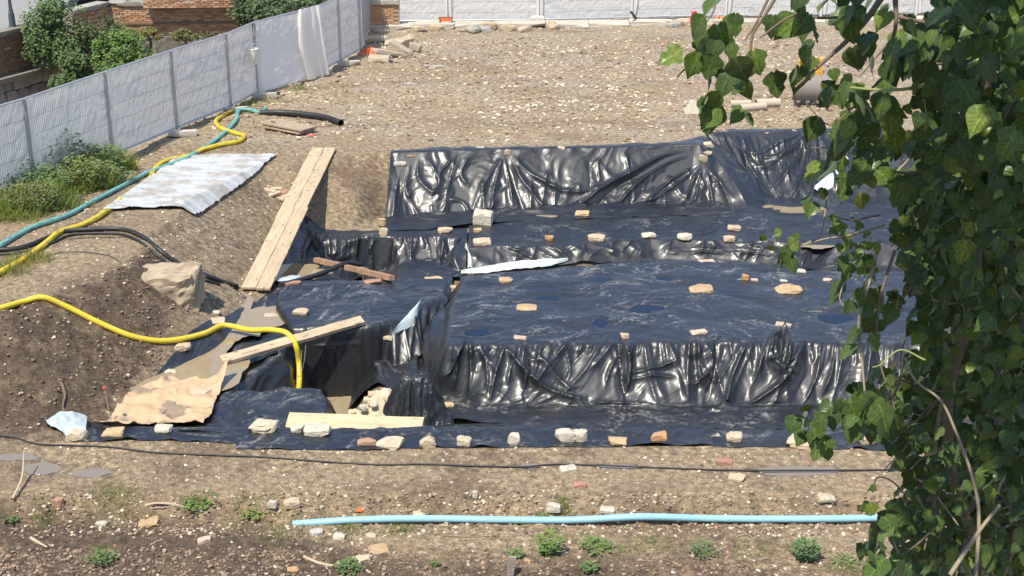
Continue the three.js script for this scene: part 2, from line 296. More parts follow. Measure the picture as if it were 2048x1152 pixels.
function roughness(x, f) { // height of clods and ruts above the smooth lie of the land
  const nearEarth = sstep(0.15, -0.4, f - mix(17.2, 16.2, sstep(-4.5, -1, x))), bankD = sd(DARKBANK, x, f), onBank = sstep(0.3, -0.4, bankD);
  let a = 0.010 * fbm(x * 9, f * 9, 3) + 0.03 * fbm(x * 0.9, f * 0.9, 3);
  a += nearEarth * (0.055 * fbm(x * 3.1, f * 3.1, 3) + 0.045 * Math.max(0, ridge(x * 5, f * 5, 3) - 0.45) + 0.03 * fbm(x * 16, f * 16, 3));
  a += onBank * (0.10 * fbm(x * 2.2 + 5, f * 2.2, 4) + 0.06 * (ridge(x * 5, f * 5, 3) - 0.5) + 0.04 * fbm(x * 12, f * 12, 3));
  if (f > 16.9 && f < 17.9) a += sstep(0.6, 0.1, Math.abs(f - 17.3)) * (0.07 * fbm(x * 4, f * 4, 3) + 0.06 * (ridge(x * 7, f * 7, 2) - 0.45));
  const far = sstep(34.5, 37, f);
  a += far * (0.10 * fbm(x * 0.25, f * 0.6, 3) + 0.06 * fbm(x * 0.9, f * 2.2, 3) + 0.02 * fbm(x * 5, f * 6, 2));
  if (f > 35) { const q = f + 0.22 * x + 0.8 * noise(x * 0.12, 4); for (const c of [39.2, 41.0, 43.6, 45.3]) { const d = Math.abs(q - c); if (d < 0.6) a -= 0.05 * sstep(0.34, 0.18, d) * (0.7 + 0.3 * Math.sin(x * 22)) - 0.03 * sstep(0.6, 0.42, d) * sstep(0.3, 0.42, d); } }
  return a;
}
const soilTex = dataTex(1024, (u, v) => {
  let n = 0.55 * tileNoise(u, v, 26, 3.1) + 0.5 * tileNoise(u, v, 70, 9.7) + 0.4 * tileNoise(u, v, 190, 21.3);
  let g = 0.70 + 0.42 * n; const r = rnd(); g += (r - 0.5) * 0.22; if (r > 0.985) g += 0.35; if (r < 0.03) g -= 0.25;
  return [g * 1.0, g * 0.985, g * 0.965];
}, true);
const soilBump = dataTex(512, (u, v) => { const n = 0.5 + 0.35 * tileNoise(u, v, 30, 4.4) + 0.35 * tileNoise(u, v, 90, 14.4); const g = clamp(n + (rnd() - 0.5) * 0.3, 0, 1); return [g, g, g]; });
const soilMat = std([1, 1, 1], { vertexColors: true, map: soilTex, bumpMap: soilBump, bumpScale: 0.02, roughness: 0.92 });
function soilColour(x, f, y = 0) {
  const n1 = fbm(x * 0.5 + 3, f * 0.5, 4), n2 = fbm(x * 2.4, f * 2.4 + 9 + y * 2.8, 4), n3 = noise(x * 14, f * 14 + y * 19), n4 = noise(x * 37, f * 37 + y * 41);
  let c = mixc(SOIL.tan, SOIL.brown, sstep(-0.1, 0.5, n1 + 0.5 * n2));
  const far = sstep(33.8, 35.5, f);
  if (far > 0) {
    let fc = mixc(SOIL.tan, SOIL.pale, sstep(-0.35, 0.35, n1 + 0.4 * n2 + 0.3 * noise(x * 0.25, f * 1.1)));
    fc = mixc(fc, SOIL.gravel, sstep(0.0, 0.35, fbm(x * 0.35 + 20, f * 0.8, 3) + sstep(39, 44, f) * 0.2));
    fc = mixc(fc, SOIL.brown, 0.5 * sstep(0.14, 0.34, fbm(x * 0.3 - 8, f * 0.9 + 4, 5)));
    c = mixc(c, fc, far);
  }
  const ne = sstep(0.2, -0.35, f - mix(17.25, 16.25, sstep(-4.5, -1, x)) + 0.4 * n2);
  if (ne > 0) { let nc = mixc(SOIL.brown, SOIL.dark, sstep(-0.5, 0.25, n2 + 0.5 * n1 - 0.06 * x)); nc = mixc(nc, SOIL.tan, 0.7 * sstep(0.0, 0.4, noise(x * 0.3 + 2, f * 0.9) + 0.4 * n2) * sstep(-1.0, 1.5, x + n1)); c = mixc(c, nc, ne); }
  const b = sd(DARKBANK, x, f); if (b < 0.6) c = mixc(c, mixc(SOIL.dark, SOIL.brown, sstep(-0.1, 0.5, n2)), sstep(0.25, -0.3, b + 0.5 * n2));
  const p = puddleAt(x, f); if (p > 0) c = mixc(c, [0.12, 0.092, 0.068], 0.75 * p);
  const k = 1 + (0.26 - 0.12 * far) * n3 + (0.2 - 0.1 * far) * n4; return [c[0] * k, c[1] * k, c[2] * k];
}
{
  const lines = (stops) => { const out = []; for (let i = 0; i + 1 < stops.length; i++) { const [a, s] = stops[i], b = stops[i + 1][0], n = Math.max(1, Math.round((b - a) / s)); for (let k = 0; k < n; k++) out.push(a + (b - a) * k / n); } out.push(stops[stops.length - 1][0]); return out; };
  const xs = lines([[-300, 30], [-60, 4], [-24, 0.5], [-11.5, 0.05], [7.5, 0.25], [12, 1], [30, 6], [60, 30], [300, 30]]);
  const fs = lines([[-60, 8], [4, 0.6], [13.6, 0.034], [19.3, 0.055], [27, 0.075], [34, 0.07], [42, 0.11], [54, 0.6], [70, 5], [110, 25], [420, 50]]);
  const nu = xs.length - 1, nv = fs.length - 1;
  const geo = gridGeo(nu, nv, (i, j) => {
    const x = xs[i], f = fs[j]; let h = Gd(x, f); const c = coverSd(x, f);
    if (x > -24 && x < 12 && f > 4 && f < 70) h += roughness(x, f) * sstep(-0.02, 0.25, c);
    h -= 0.10 * sstep(-0.02, -0.22, c); h -= 0.035 * puddleAt(x, f);
    return [x, h, -f, x / 3.1, (f + h * 0.9) / 3.1];
  }, (i, j, p) => soilColour(p[0], -p[2], p[1]));
  // gridGeo winds for z growing; here f grows away, so turn the faces
  const id = geo.index.array; for (let k = 0; k < id.length; k += 3) { const t = id[k]; id[k] = id[k + 1]; id[k + 1] = t; } geo.computeVertexNormals();
  tag(mesh('ground', geo, soilMat), 'bare brown earth of the dig with tan path and gravelly field', 'ground', null, 'structure');
}

// basins that hold a film of water on the sheets
const FILMS = [[1200, 564, 30, 6], [1300, 622, 44, 10], [1198, 648, 20, 10], [1672, 640, 44, 15], [1330, 560, 26, 5], [960, 668, 48, 8], [1110, 600, 56, 7], [1592, 418, 70, 13], [1075, 434, 56, 5], [1640, 492, 40, 6], [1465, 559, 28, 5]].map(p => { const c = hit(p[0], p[1]), s = LENS / (c[2] * CP + (EYE - c[1]) * SP); return { c, rx: p[2] / s, rf: p[3] / s / 0.36, a: p[2], b: p[3], px: p[0], py: p[1] }; });
const filmAt = (x, f) => { let m = 0; for (const q of FILMS) { const d = Math.hypot((x - q.c[0]) / q.rx, (f - q.c[2]) / q.rf); if (d < 1.3) m = Math.max(m, sstep(1.25, 0.5, d)); } return m; };
const gravelly = (x, f) => sstep(-0.05, 0.28, fbm(x * 0.22 + 2, f * 0.5 + 7, 4) + 0.22 * sstep(41, 47, f) - 0.5 * sstep(36, 34.6, f));
// ---------- black plastic sheeting ----------
const plasticMat = phys([1, 1, 1], { vertexColors: true, roughness: 0.52, clearcoat: 0.6, clearcoatRoughness: 0.28, ior: 1.58, side: THREE.DoubleSide });
const paleMat = std([0.50, 0.58, 0.60], { roughness: 0.45, side: THREE.DoubleSide });
function lerpLine(P, t) { // P: [[x,f]...] by its length
  let L = 0; const s = [0]; for (let i = 1; i < P.length; i++) s.push(L += Math.hypot(P[i][0] - P[i - 1][0], P[i][1] - P[i - 1][1]));
  const q = clamp(t, 0, 1) * L; let i = 1; while (i < P.length - 1 && s[i] < q) i++;
  const k = (q - s[i - 1]) / (s[i] - s[i - 1] || 1); return [mix(P[i - 1][0], P[i][0], k), mix(P[i - 1][1], P[i][1], k)];
}
// a fold: a crest running along a line on the land
function fold(pts, w, a, grow = 1) { const v = pts.map(p => p.isVector3 ? p : at(p[0], p[1])); const c = v.length > 2 ? catmull(v, Math.max(8, v.length * 4)) : [v[0], v[1]]; for (const q of c) q.y = Gs(q.x, -q.z); return { c, w, a, grow }; }
function faceFolds(top, foot, n, { len = [0.5, 1], w = [0.03, 0.08], a = [0.015, 0.05], drift = 0.35, up = 0 } = {}) {
  const T = hp(top), B = hp(foot), out = [];
  for (let i = 0; i < n; i++) {
    const u = (i + rnd()) / n, p = lerpLine(T, u), q = lerpLine(B, clamp(u + rr(-drift, drift) / 8, 0, 1)), L = rr(...len), s = -up * rnd(), bend = rr(-0.12, 0.12), pts = [];
    for (let k = 0; k <= 6; k++) { const t = s + (L - s) * k / 6, x = mix(p[0], q[0], t) + bend * Math.sin(t * Math.PI), f = mix(p[1], q[1], t); pts.push(new THREE.Vector3(x, Gs(x, f), -f)); }
    out.push({ c: pts, w: rr(...w), a: rr(...a) * (rnd() < 0.25 ? -0.6 : 1), grow: rr(1, 2.2) });
  }
  return out;
}
function topFolds(rear, front, n, { L = [0.3, 1.3], w = [0.012, 0.03], a = [0.008, 0.03], lean = 0.5 } = {}) { // straight creases lying across a flat part
  const R = hp(rear), F = hp(front), out = [];
  for (let i = 0; i < n; i++) { const u = rnd(), v = rnd(), p = lerpLine(R, u), q = lerpLine(F, u), x = mix(p[0], q[0], v), f = mix(p[1], q[1], v), t = rr(-lean, lean) + (rnd() < 0.3 ? 1.4 : 0), l = rr(...L) / 2, k = rr(-0.06, 0.06), pts = []; for (let j = -2; j <= 2; j++) { const X = x + Math.cos(t) * l * j / 2 - Math.sin(t) * k * (4 - j * j) / 4, Y = f + Math.sin(t) * l * j / 2 + Math.cos(t) * k * (4 - j * j) / 4; pts.push(new THREE.Vector3(X, Gs(X, Y), -Y)); } out.push({ c: pts, w: rr(...w), a: rr(...a) * (rnd() < 0.2 ? -0.7 : 1), grow: rr(0.8, 1.6) }); }
  return out;
}
function foldField(folds) {
  const cells = new Map(), S = 0.5;
  for (const F of folds) { const n = F.c.length - 1; let tot = 0; F.s = [0]; for (let i = 0; i < n; i++) F.s.push(tot += F.c[i].distanceTo(F.c[i + 1])); F.L = tot || 1;
    for (let i = 0; i < n; i++) { const a = F.c[i], b = F.c[i + 1], m = F.w * F.grow * 3.2; const x0 = Math.floor((Math.min(a.x, b.x) - m) / S), x1 = Math.floor((Math.max(a.x, b.x) + m) / S), z0 = Math.floor((Math.min(a.z, b.z) - m) / S), z1 = Math.floor((Math.max(a.z, b.z) + m) / S);
      for (let x = x0; x <= x1; x++) for (let z = z0; z <= z1; z++) { const k = x * 4096 + z; if (!cells.has(k)) cells.set(k, new Set()); cells.get(k).add(F); } } }
  return (x, y, z) => {
    const c = cells.get(Math.floor(x / S) * 4096 + Math.floor(z / S)); if (!c) return 0; let sum = 0;
    for (const F of c) {
      let best = 1e9, bt = 0;
      for (let i = 0; i < F.c.length - 1; i++) { const a = F.c[i], b = F.c[i + 1], ex = b.x - a.x, ey = b.y - a.y, ez = b.z - a.z, l = ex * ex + ey * ey + ez * ez || 1e-9, t = clamp(((x - a.x) * ex + (y - a.y) * ey + (z - a.z) * ez) / l, 0, 1), dx = x - a.x - ex * t, dy = y - a.y - ey * t, dz = z - a.z - ez * t, d = dx * dx + dy * dy + dz * dz; if (d < best) { best = d; bt = (F.s[i] + t * Math.sqrt(l)) / F.L; } }
      const w = 0.72 * F.w * mix(1, F.grow, bt), d = Math.sqrt(best) / w; if (d < 3.2) sum += F.a * Math.exp(-Math.pow(d, 0.95) * 0.9) * sstep(0, 0.12, bt + 0.04) * sstep(1.02, 0.7, bt);
    }
    return sum;
  };
}
function sheet(name, label, o) {
  const { rear, front, off = 0.035, res = 0.028, folds = [], crinkle = 1, mud = 0.5, pleat = 0.5, lift = 0.02, ragged = 0.05, grp = 'black plastic sheets over the dig' } = o;
  const R = hp(rear), F = hp(front), field = foldField(folds), sdv = rr(0, 90);
  let wid = 0; for (let i = 0; i <= 20; i++) { if (i) { const a = lerpLine(R, i / 20), b = lerpLine(R, (i - 1) / 20), c = lerpLine(F, i / 20), d = lerpLine(F, (i - 1) / 20); wid += Math.max(Math.hypot(a[0] - b[0], a[1] - b[1]), Math.hypot(c[0] - d[0], c[1] - d[1])); } }
  const nu = Math.ceil(wid / res), M = 260; let longest = 0; const cols = [];
  for (let i = 0; i <= nu; i++) {
    let a = lerpLine(R, i / nu), b = lerpLine(F, i / nu); const e = ragged * noise(i / nu * wid * 1.6 + sdv, 1), e2 = ragged * noise(i / nu * wid * 1.9, sdv);
    const dl = Math.hypot(b[0] - a[0], b[1] - a[1]) || 1, dx = (b[0] - a[0]) / dl, df = (b[1] - a[1]) / dl; a = [a[0] - dx * e, a[1] - df * e]; b = [b[0] + dx * e2, b[1] + df * e2];
    const col = [], s = [0]; let L = 0;
    for (let k = 0; k <= M; k++) { const x = mix(a[0], b[0], k / M), f = mix(a[1], b[1], k / M), y = Gs(x, f); col.push([x, y, f]); if (k) { const p = col[k - 1]; s.push(L += Math.hypot(x - p[0], y - p[1], f - p[2])); } }
    longest = Math.max(longest, L); cols.push({ col, s, L });
  }
  const nv = Math.ceil(longest / res), N = (nu + 1) * (nv + 1), base = new Float32Array(N * 3), tArc = new Float32Array(N);
  for (let i = 0; i <= nu; i++) { const { col, s, L } = cols[i]; let k = 1; for (let j = 0; j <= nv; j++) { const q = L * j / nv; while (k < M && s[k] < q) k++; const t = (q - s[k - 1]) / (s[k] - s[k - 1] || 1), a = col[k - 1], b = col[k], n = (j * (nu + 1) + i) * 3; base[n] = mix(a[0], b[0], t); base[n + 1] = mix(a[1], b[1], t); base[n + 2] = -mix(a[2], b[2], t); tArc[j * (nu + 1) + i] = q; } }
  const g0 = gridGeo(nu, nv, (i, j, n) => [base[n * 3], base[n * 3 + 1], base[n * 3 + 2], 0, 0]), nor = g0.attributes.normal.array, uDir = wid / nu;
  const mudV = new Float32Array(N);
  const geo = gridGeo(nu, nv, (i, j, n) => {
    const x = base[n * 3], y = base[n * 3 + 1], z = base[n * 3 + 2]; let nx = nor[n * 3], ny = nor[n * 3 + 1], nz = nor[n * 3 + 2]; if (ny < 0) { nx = -nx; ny = -ny; nz = -nz; }
    const t = tArc[n], L = cols[i].L, edge = Math.min(t, L - t, i * uDir, (nu - i) * uDir), em = sstep(0, 0.22, edge), flat = sstep(0.72, 0.94, ny), steep = 1 - flat;
    const wx = x + 0.35 * noise(x * 1.1 + sdv, t * 1.1), wt = t + 0.35 * noise(x * 1.2 - sdv, t * 1.2 + 5);
    let d = crinkle * flat * (0.045 * fbm(wx * 0.7, wt * 1.0 + sdv, 2) + 0.014 * (ridge(wx * 1.2 + sdv, wt * 1.8, 1) - 0.3) + 0.006 * (ridge(wx * 4.1 + wt * 2, wt * 4.7 - wx + sdv, 2) - 0.4));
    d += pleat * steep * (0.20 * (ridge(wx * 0.9 + sdv, wt * 0.5, 1) - 0.3) + 0.09 * (ridge(wx * 2.0 + 0.8 * wt, wt * 0.9 + sdv, 1) - 0.3) + 0.05 * (ridge(wx * 1.8 + wt * 1.6, wt * 2.2 - wx * 1.2, 1) - 0.3) + 0.013 * (ridge(wx * 5.2 + wt * 3, wt * 5.6 - wx * 2.4 + sdv, 2) - 0.4));
    d += field(x, y, z);
    const sDist = stoneDist(x, -z); d *= sstep(-0.02, 0.28, sDist) * 0.92 + 0.08;
    { const b = filmAt(x, -z); if (b > 0) d = d * (1 - 0.75 * b) - 0.03 * b; }
    d = d * mix(0.25, 1, em) + off * mix(0.45, 1, em) + lift * (1 - em) * Math.max(0, noise(x * 2.6 + sdv, z * 2.6)) * 2;
    d = Math.max(d, 0.012);
    mudV[n] = mud > 0 ? flat * sstep(0.30 - 0.35 * mud, 0.75 - 0.35 * mud, fbm(x * 0.8 + sdv, z * 1.1, 4) + 0.30) * clamp(1.0 * fbm(wx * 1.6 + 4, wt * 3.2, 4) + 0.95 * ridge(wx * 2.8 + 0.5 * wt, wt * 5.2, 3) - 0.52 + 0.5 * noise(x * 15, z * 15), 0, 1) : 0;
    return [x + nx * d, y + ny * d, z + nz * d, x, t];
  }, (i, j, p, n) => { const m = mudV[n]; return [mix(0.0060, 0.34, m * 0.8), mix(0.0070, 0.32, m * 0.8), mix(0.0100, 0.29, m * 0.8)]; });
  const P = geo.attributes.position; // turn the faces up
  const nn = geo.attributes.normal.array; let up = 0; for (let i = 1; i < nn.length; i += 3) up += nn[i];
  if (up < 0) { const id = geo.index.array; for (let k = 0; k < id.length; k += 3) { const t = id[k]; id[k] = id[k + 1]; id[k + 1] = t; } geo.computeVertexNormals(); }
  return tag(mesh(name, geo, plasticMat), label, 'plastic sheet', grp);
}
const backSheet = sheet('plastic_sheet', 'black plastic sheet hanging down the bare back slope in curved swags', {
  rear: [[783, 302], [900, 297], [1100, 294], [1330, 288], [1425, 286]], front: [[757, 462], [850, 462], [950, 447], [1200, 438], [1400, 432], [1545, 426]], off: 0.05, mud: 0.12, pleat: 0.55,
  folds: [
    fold([[1012, 314], [1024, 360], [1040, 405], [1060, 428]], 0.07, -0.09), fold([[1008, 316], [1018, 360], [1026, 420]], 0.05, 0.08), fold([[1018, 314], [1045, 365], [1085, 415], [1130, 428]], 0.06, 0.09),
    fold([[1020, 312], [1060, 350], [1110, 378], [1150, 388]], 0.05, 0.07), fold([[1000, 318], [975, 360], [955, 405]], 0.05, 0.07), fold([[1004, 320], [990, 370], [978, 425]], 0.05, 0.08),
    fold([[1060, 352], [1130, 386], [1190, 381], [1255, 352]], 0.05, 0.07), fold([[1120, 424], [1190, 390], [1260, 350], [1330, 312], [1395, 298]], 0.07, 0.12), fold([[1150, 428], [1220, 386], [1290, 345], [1370, 302]], 0.06, -0.08),
    fold([[1180, 428], [1270, 375], [1340, 325], [1398, 310]], 0.06, 0.11), fold([[1250, 426], [1310, 390], [1360, 350], [1402, 325]], 0.05, 0.09), fold([[1215, 430], [1290, 382], [1350, 338], [1400, 318]], 0.05, -0.07),
    fold([[1290, 412], [1340, 380], [1385, 345], [1404, 328]], 0.045, 0.08), fold([[1404, 330], [1396, 372], [1372, 424]], 0.045, 0.08), fold([[1405, 330], [1420, 372], [1430, 420]], 0.045, 0.08), fold([[1407, 330], [1442, 372], [1472, 424]], 0.05, 0.08),
    fold([[1402, 330], [1378, 380], [1345, 428]], 0.045, 0.07), fold([[1425, 290], [1480, 340], [1530, 410]], 0.09, 0.14), fold([[1420, 310], [1450, 350], [1500, 420]], 0.06, 0.08),
    fold([[835, 322], [838, 360], [868, 388], [905, 378]], 0.06, 0.08), fold([[862, 330], [878, 370], [858, 402]], 0.05, 0.07), fold([[905, 322], [880, 350], [890, 372]], 0.05, 0.07), fold([[935, 318], [922, 352], [940, 378]], 0.05, 0.08),
    fold([[800, 340], [790, 390], [775, 440]], 0.05, 0.06), fold([[820, 330], [812, 380], [830, 420], [870, 440]], 0.05, 0.07), fold([[900, 400], [930, 410], [945, 440]], 0.05, 0.08), fold([[960, 440], [1000, 425], [1060, 428], [1130, 426]], 0.05, 0.07),
    ...faceFolds([[790, 312], [1400, 298]], [[765, 450], [1500, 425]], 44, { len: [0.3, 0.95], w: [0.04, 0.09], a: [0.02, 0.06], drift: 1.2, up: -0.5 }),
  ],
});
const backSheet2 = sheet('plastic_sheet', 'black plastic sheet in the far corner with folds fanning from its rim', {
  rear: [[1404, 262], [1500, 259], [1620, 258], [1760, 264], [2150, 278]], front: [[1470, 418], [1540, 422], [1640, 424], [1780, 424], [2200, 430]], off: 0.03, mud: 0.05, pleat: 0.5,
  folds: [
    fold([[1618, 264], [1560, 290], [1500, 320]], 0.07, 0.10), fold([[1620, 266], [1575, 310], [1510, 350]], 0.06, 0.10), fold([[1622, 266], [1590, 330], [1535, 385]], 0.06, 0.10), fold([[1625, 266], [1608, 340], [1570, 400]], 0.06, 0.10),
    fold([[1630, 266], [1632, 340], [1620, 400]], 0.06, 0.09), fold([[1636, 268], [1665, 340], [1675, 395]], 0.06, 0.09), fold([[1482, 272], [1500, 310], [1560, 318], [1612, 282]], 0.06, 0.09), fold([[1480, 280], [1505, 335], [1560, 345]], 0.06, 0.09), fold([[1440, 268], [1460, 310], [1475, 340]], 0.06, 0.08), fold([[1475, 275], [1490, 330], [1520, 395]], 0.08, 0.12),
    ...faceFolds([[1420, 270], [1800, 275]], [[1520, 405], [1800, 410]], 40, { len: [0.4, 1], a: [0.02, 0.06], drift: 1.2 }), ...faceFolds([[1560, 385], [1800, 390]], [[1560, 420], [1800, 425]], 26, { a: [0.02, 0.05], drift: 0.5 }),
  ],
});
sheet('plastic_sheet', 'black plastic sheet on the middle shelf with a row of stones', {
  rear: [[938, 452], [1200, 430], [1500, 420], [2000, 412], [2200, 412]], front: [[938, 536], [1140, 528], [1330, 520], [1480, 524], [1600, 542], [2200, 545]], off: 0.03, mud: 0.35, pleat: 0.6,
  folds: [...topFolds([[940, 452], [1500, 424], [1790, 416]], [[940, 494], [1300, 478], [1790, 488]], 110), ...faceFolds([[945, 497], [1150, 492], [1300, 480], [1600, 486]], [[960, 530], [1150, 526], [1300, 515], [1600, 535]], 44, { len: [0.6, 1.1], w: [0.03, 0.07], a: [0.02, 0.06], drift: 1.0 }),
    fold([[1330, 500], [1450, 498], [1560, 508]], 0.05, 0.07), fold([[1340, 508], [1460, 508], [1570, 514]], 0.05, 0.07), fold([[1470, 488], [1520, 495], [1580, 512]], 0.05, 0.07), fold([[1640, 490], [1610, 515], [1600, 540]], 0.06, 0.09), fold([[1680, 492], [1640, 520], [1610, 545]], 0.06, 0.09), fold([[1720, 500], [1670, 530], [1615, 548]], 0.06, 0.09), fold([[1380, 478], [1420, 470], [1460, 445]], 0.04, 0.05), fold([[1395, 472], [1430, 455], [1445, 425]], 0.05, 0.06)],
});
const trenchSheet = sheet('plastic_sheet', 'black plastic sheet pleated down the trench behind the wall stub', {
  rear: [[606, 425], [640, 456], [700, 463], [800, 462], [935, 458]], front: [[560, 545], [640, 558], [720, 557], [800, 556], [932, 556]], off: 0.03, mud: 0.25, pleat: 0.8,
  folds: faceFolds([[610, 455], [700, 476], [930, 474]], [[600, 552], [720, 553], [930, 553]], 46, { len: [0.45, 1.05], w: [0.03, 0.07], a: [0.03, 0.085], drift: 0.9 }),
});
const wallSheet = sheet('plastic_sheet', 'large glossy black plastic sheet over the long wall, bricks along its edge', {
  rear: [[922, 552], [1000, 547], [1140, 535], [1330, 520], [1480, 524], [1600, 543], [1800, 543], [2200, 543]], front: [[866, 838], [980, 848], [1200, 856], [1500, 862], [1800, 866], [2200, 870]], off: 0.055, mud: 0.66, pleat: 0.34, crinkle: 1.0,
  folds: [
    fold([[1010, 697], [992, 750], [978, 808]], 0.06, 0.10), fold([[1010, 697], [1050, 748], [1105, 785], [1180, 806]], 0.06, 0.12), fold([[935, 692], [905, 735], [882, 772]], 0.06, 0.10), fold([[940, 692], [946, 750], [940, 795]], 0.05, 0.09), fold([[960, 694], [975, 750], [970, 800]], 0.04, 0.07),
    fold([[1075, 712], [1110, 752], [1150, 792]], 0.05, 0.08), fold([[1040, 690], [1062, 722], [1100, 725]], 0.04, 0.06), fold([[1130, 695], [1140, 740], [1132, 770]], 0.04, 0.06), fold([[1236, 690], [1240, 740], [1252, 808]], 0.06, -0.10), fold([[1249, 690], [1258, 745], [1246, 800]], 0.05, 0.10),
    fold([[1262, 748], [1310, 740], [1360, 722]], 0.04, 0.07), fold([[1262, 760], [1320, 756], [1358, 760]], 0.04, 0.06), fold([[1378, 684], [1374, 740], [1378, 806]], 0.05, 0.10), fold([[1430, 684], [1428, 745], [1405, 820]], 0.06, -0.09), fold([[1492, 690], [1462, 760], [1440, 836]], 0.06, 0.11),
    fold([[1570, 664], [1562, 715], [1535, 726], [1545, 748]], 0.04, 0.10), fold([[1572, 664], [1578, 730], [1600, 690]], 0.04, 0.10), fold([[1604, 690], [1575, 755], [1520, 800], [1470, 818]], 0.06, 0.11), fold([[1670, 690], [1662, 745], [1640, 800]], 0.06, 0.09), fold([[1640, 690], [1630, 760], [1600, 815]], 0.05, 0.08), fold([[1560, 664], [1530, 700], [1500, 780]], 0.07, 0.10),
    ...topFolds([[940, 556], [1330, 526], [1790, 545]], [[910, 690], [1300, 686], [1790, 692]], 170), ...topFolds([[890, 806], [1250, 812], [1790, 842]], [[890, 850], [1300, 856], [1790, 862]], 70),
    fold([[1380, 818], [1440, 832], [1500, 826], [1600, 822]], 0.04, 0.06), fold([[1180, 808], [1260, 812], [1350, 822]], 0.04, 0.06), fold([[560, 566], [905, 580]], 0.02, 0.0),
    ...[[1042, 690], [1249, 690], [1398, 682], [1568, 666]].flatMap(p => [0, 1, 2, 3].map(() => fold([[p[0] + rr(-6, 6), p[1] + 2], [p[0] + rr(-35, 35), p[1] + rr(40, 60)], [p[0] + rr(-60, 60), p[1] + rr(80, 115)]], rr(0.03, 0.05), rr(0.04, 0.09)))),
    ...faceFolds([[905, 694], [1300, 690], [1720, 690], [1790, 696]], [[890, 800], [1250, 810], [1500, 838], [1780, 842]], 34, { len: [0.55, 1.05], w: [0.05, 0.10], a: [0.03, 0.085], drift: 0.8 }),
    ...faceFolds([[905, 694], [1300, 690], [1720, 690], [1790, 696]], [[890, 800], [1250, 810], [1500, 838], [1780, 842]], 64, { len: [0.12, 0.4], w: [0.025, 0.05], a: [0.02, 0.05], drift: 0.3, up: 0.05 }),
    ...faceFolds([[890, 800], [1250, 806], [1500, 830], [1780, 836]], [[880, 850], [1300, 852], [1780, 860]], 40, { len: [0.3, 0.9], w: [0.025, 0.05], a: [0.015, 0.035], drift: 2.5 }),
  ],
});
const stubSheet = sheet('plastic_sheet', 'black plastic sheet over the low wall stub with a dark sheer front', {
  rear: [[552, 562], [640, 558], [760, 555], [905, 553]], front: [[510, 830, -2.18], [650, 826, -2.18], [760, 838, -2.18], [830, 842, -1.75], [896, 800, -1.45]], off: 0.04, mud: 0.55, pleat: 0.22, crinkle: 0.9,
  folds: [...topFolds([[560, 566], [890, 562]], [[570, 650], [740, 650], [880, 605]], 60), fold([[600, 690], [660, 690], [738, 686]], 0.03, 0.03), ...faceFolds([[745, 655], [800, 640], [895, 600]], [[760, 780], [820, 770], [885, 760]], 22, { a: [0.03, 0.09], w: [0.03, 0.07], drift: 1 }), ...faceFolds([[590, 662], [740, 657]], [[590, 790], [740, 790]], 8, { a: [0.01, 0.025], len: [0.1, 0.9] })],
});
{ const R = hp([[452, 780], [480, 760], [520, 735], [560, 708], [598, 650]]), F = R.map(p => ({ w: [p[0] + 0.85, p[1] + 0.12] }));
  sheet('plastic_sheet', 'black plastic sheet lining the dark side of the deep hole', { rear: R.map(p => ({ w: p })), front: F, off: 0.06, mud: 0.1, pleat: 0.7, folds: [] }); }
const wetSheet = sheet('plastic_sheet', 'muddy black plastic sheet half under brown water at the earth slope', {
  rear: [[262, 803], [300, 766], [360, 690], [425, 640], [500, 612], [562, 570]], front: [[448, 803], [500, 852, -2.17], [560, 832, -2.17], [615, 805, -2.17], [640, 772, -2.17], [612, 655, -1.5]], off: 0.025, mud: 0.9, pleat: 0.6, crinkle: 0.85,
  folds: faceFolds([[480, 760], [560, 720], [600, 660]], [[480, 800], [560, 800], [600, 800]], 14, { a: [0.03, 0.08] }),
});
sheet('plastic_sheet', 'black plastic sheet over the small low block beside the loose plank', {
  rear: [[420, 786], [520, 782], [655, 776], [690, 800, -1.9]], front: [[300, 864], [500, 868], [650, 868], [700, 866, -1.9]], off: 0.05, mud: 0.35, pleat: 0.6,
  folds: faceFolds([[640, 780], [655, 850]], [[680, 800, -1.9], [690, 860, -1.9]], 8, { a: [0.02, 0.05] }),
});
const hemSheet = sheet('plastic_sheet', 'long black plastic hem along the path held by a row of stones', {
  rear: [[470, 848], [700, 850], [900, 848], [1300, 852], [1800, 858], [2200, 860]], front: [[472, 899], [700, 901], [900, 897], [1300, 893], [1560, 896], [1780, 903], [2200, 905]], off: 0.03, mud: 0.4, lift: 0.05, crinkle: 1.2,
  folds: [...topFolds([[480, 856], [1790, 864]], [[480, 893], [1790, 898]], 150, { L: [0.2, 0.9] }), ...STONES.slice(3, 18).flatMap(s => [0, 1, 2].map(() => fold([[s[0] + rr(-12, 12), s[1] - 6], [s[0] + rr(-50, 50), s[1] - rr(14, 24)], [s[0] + rr(-110, 110), s[1] - rr(28, 40)]], rr(0.03, 0.05), rr(0.02, 0.045))))],
});
sheet('plastic_sheet', 'narrow black plastic hem in front of the brown sheet', {
  rear: [[168, 850], [300, 856], [480, 860]], front: [[178, 886], [300, 882], [488, 888]], off: 0.04, mud: 0.35, lift: 0.05, crinkle: 1.2, folds: [fold([[340, 868], [400, 872], [470, 880]], 0.04, 0.05), fold([[180, 856], [230, 866], [300, 880]], 0.04, 0.04)],
});
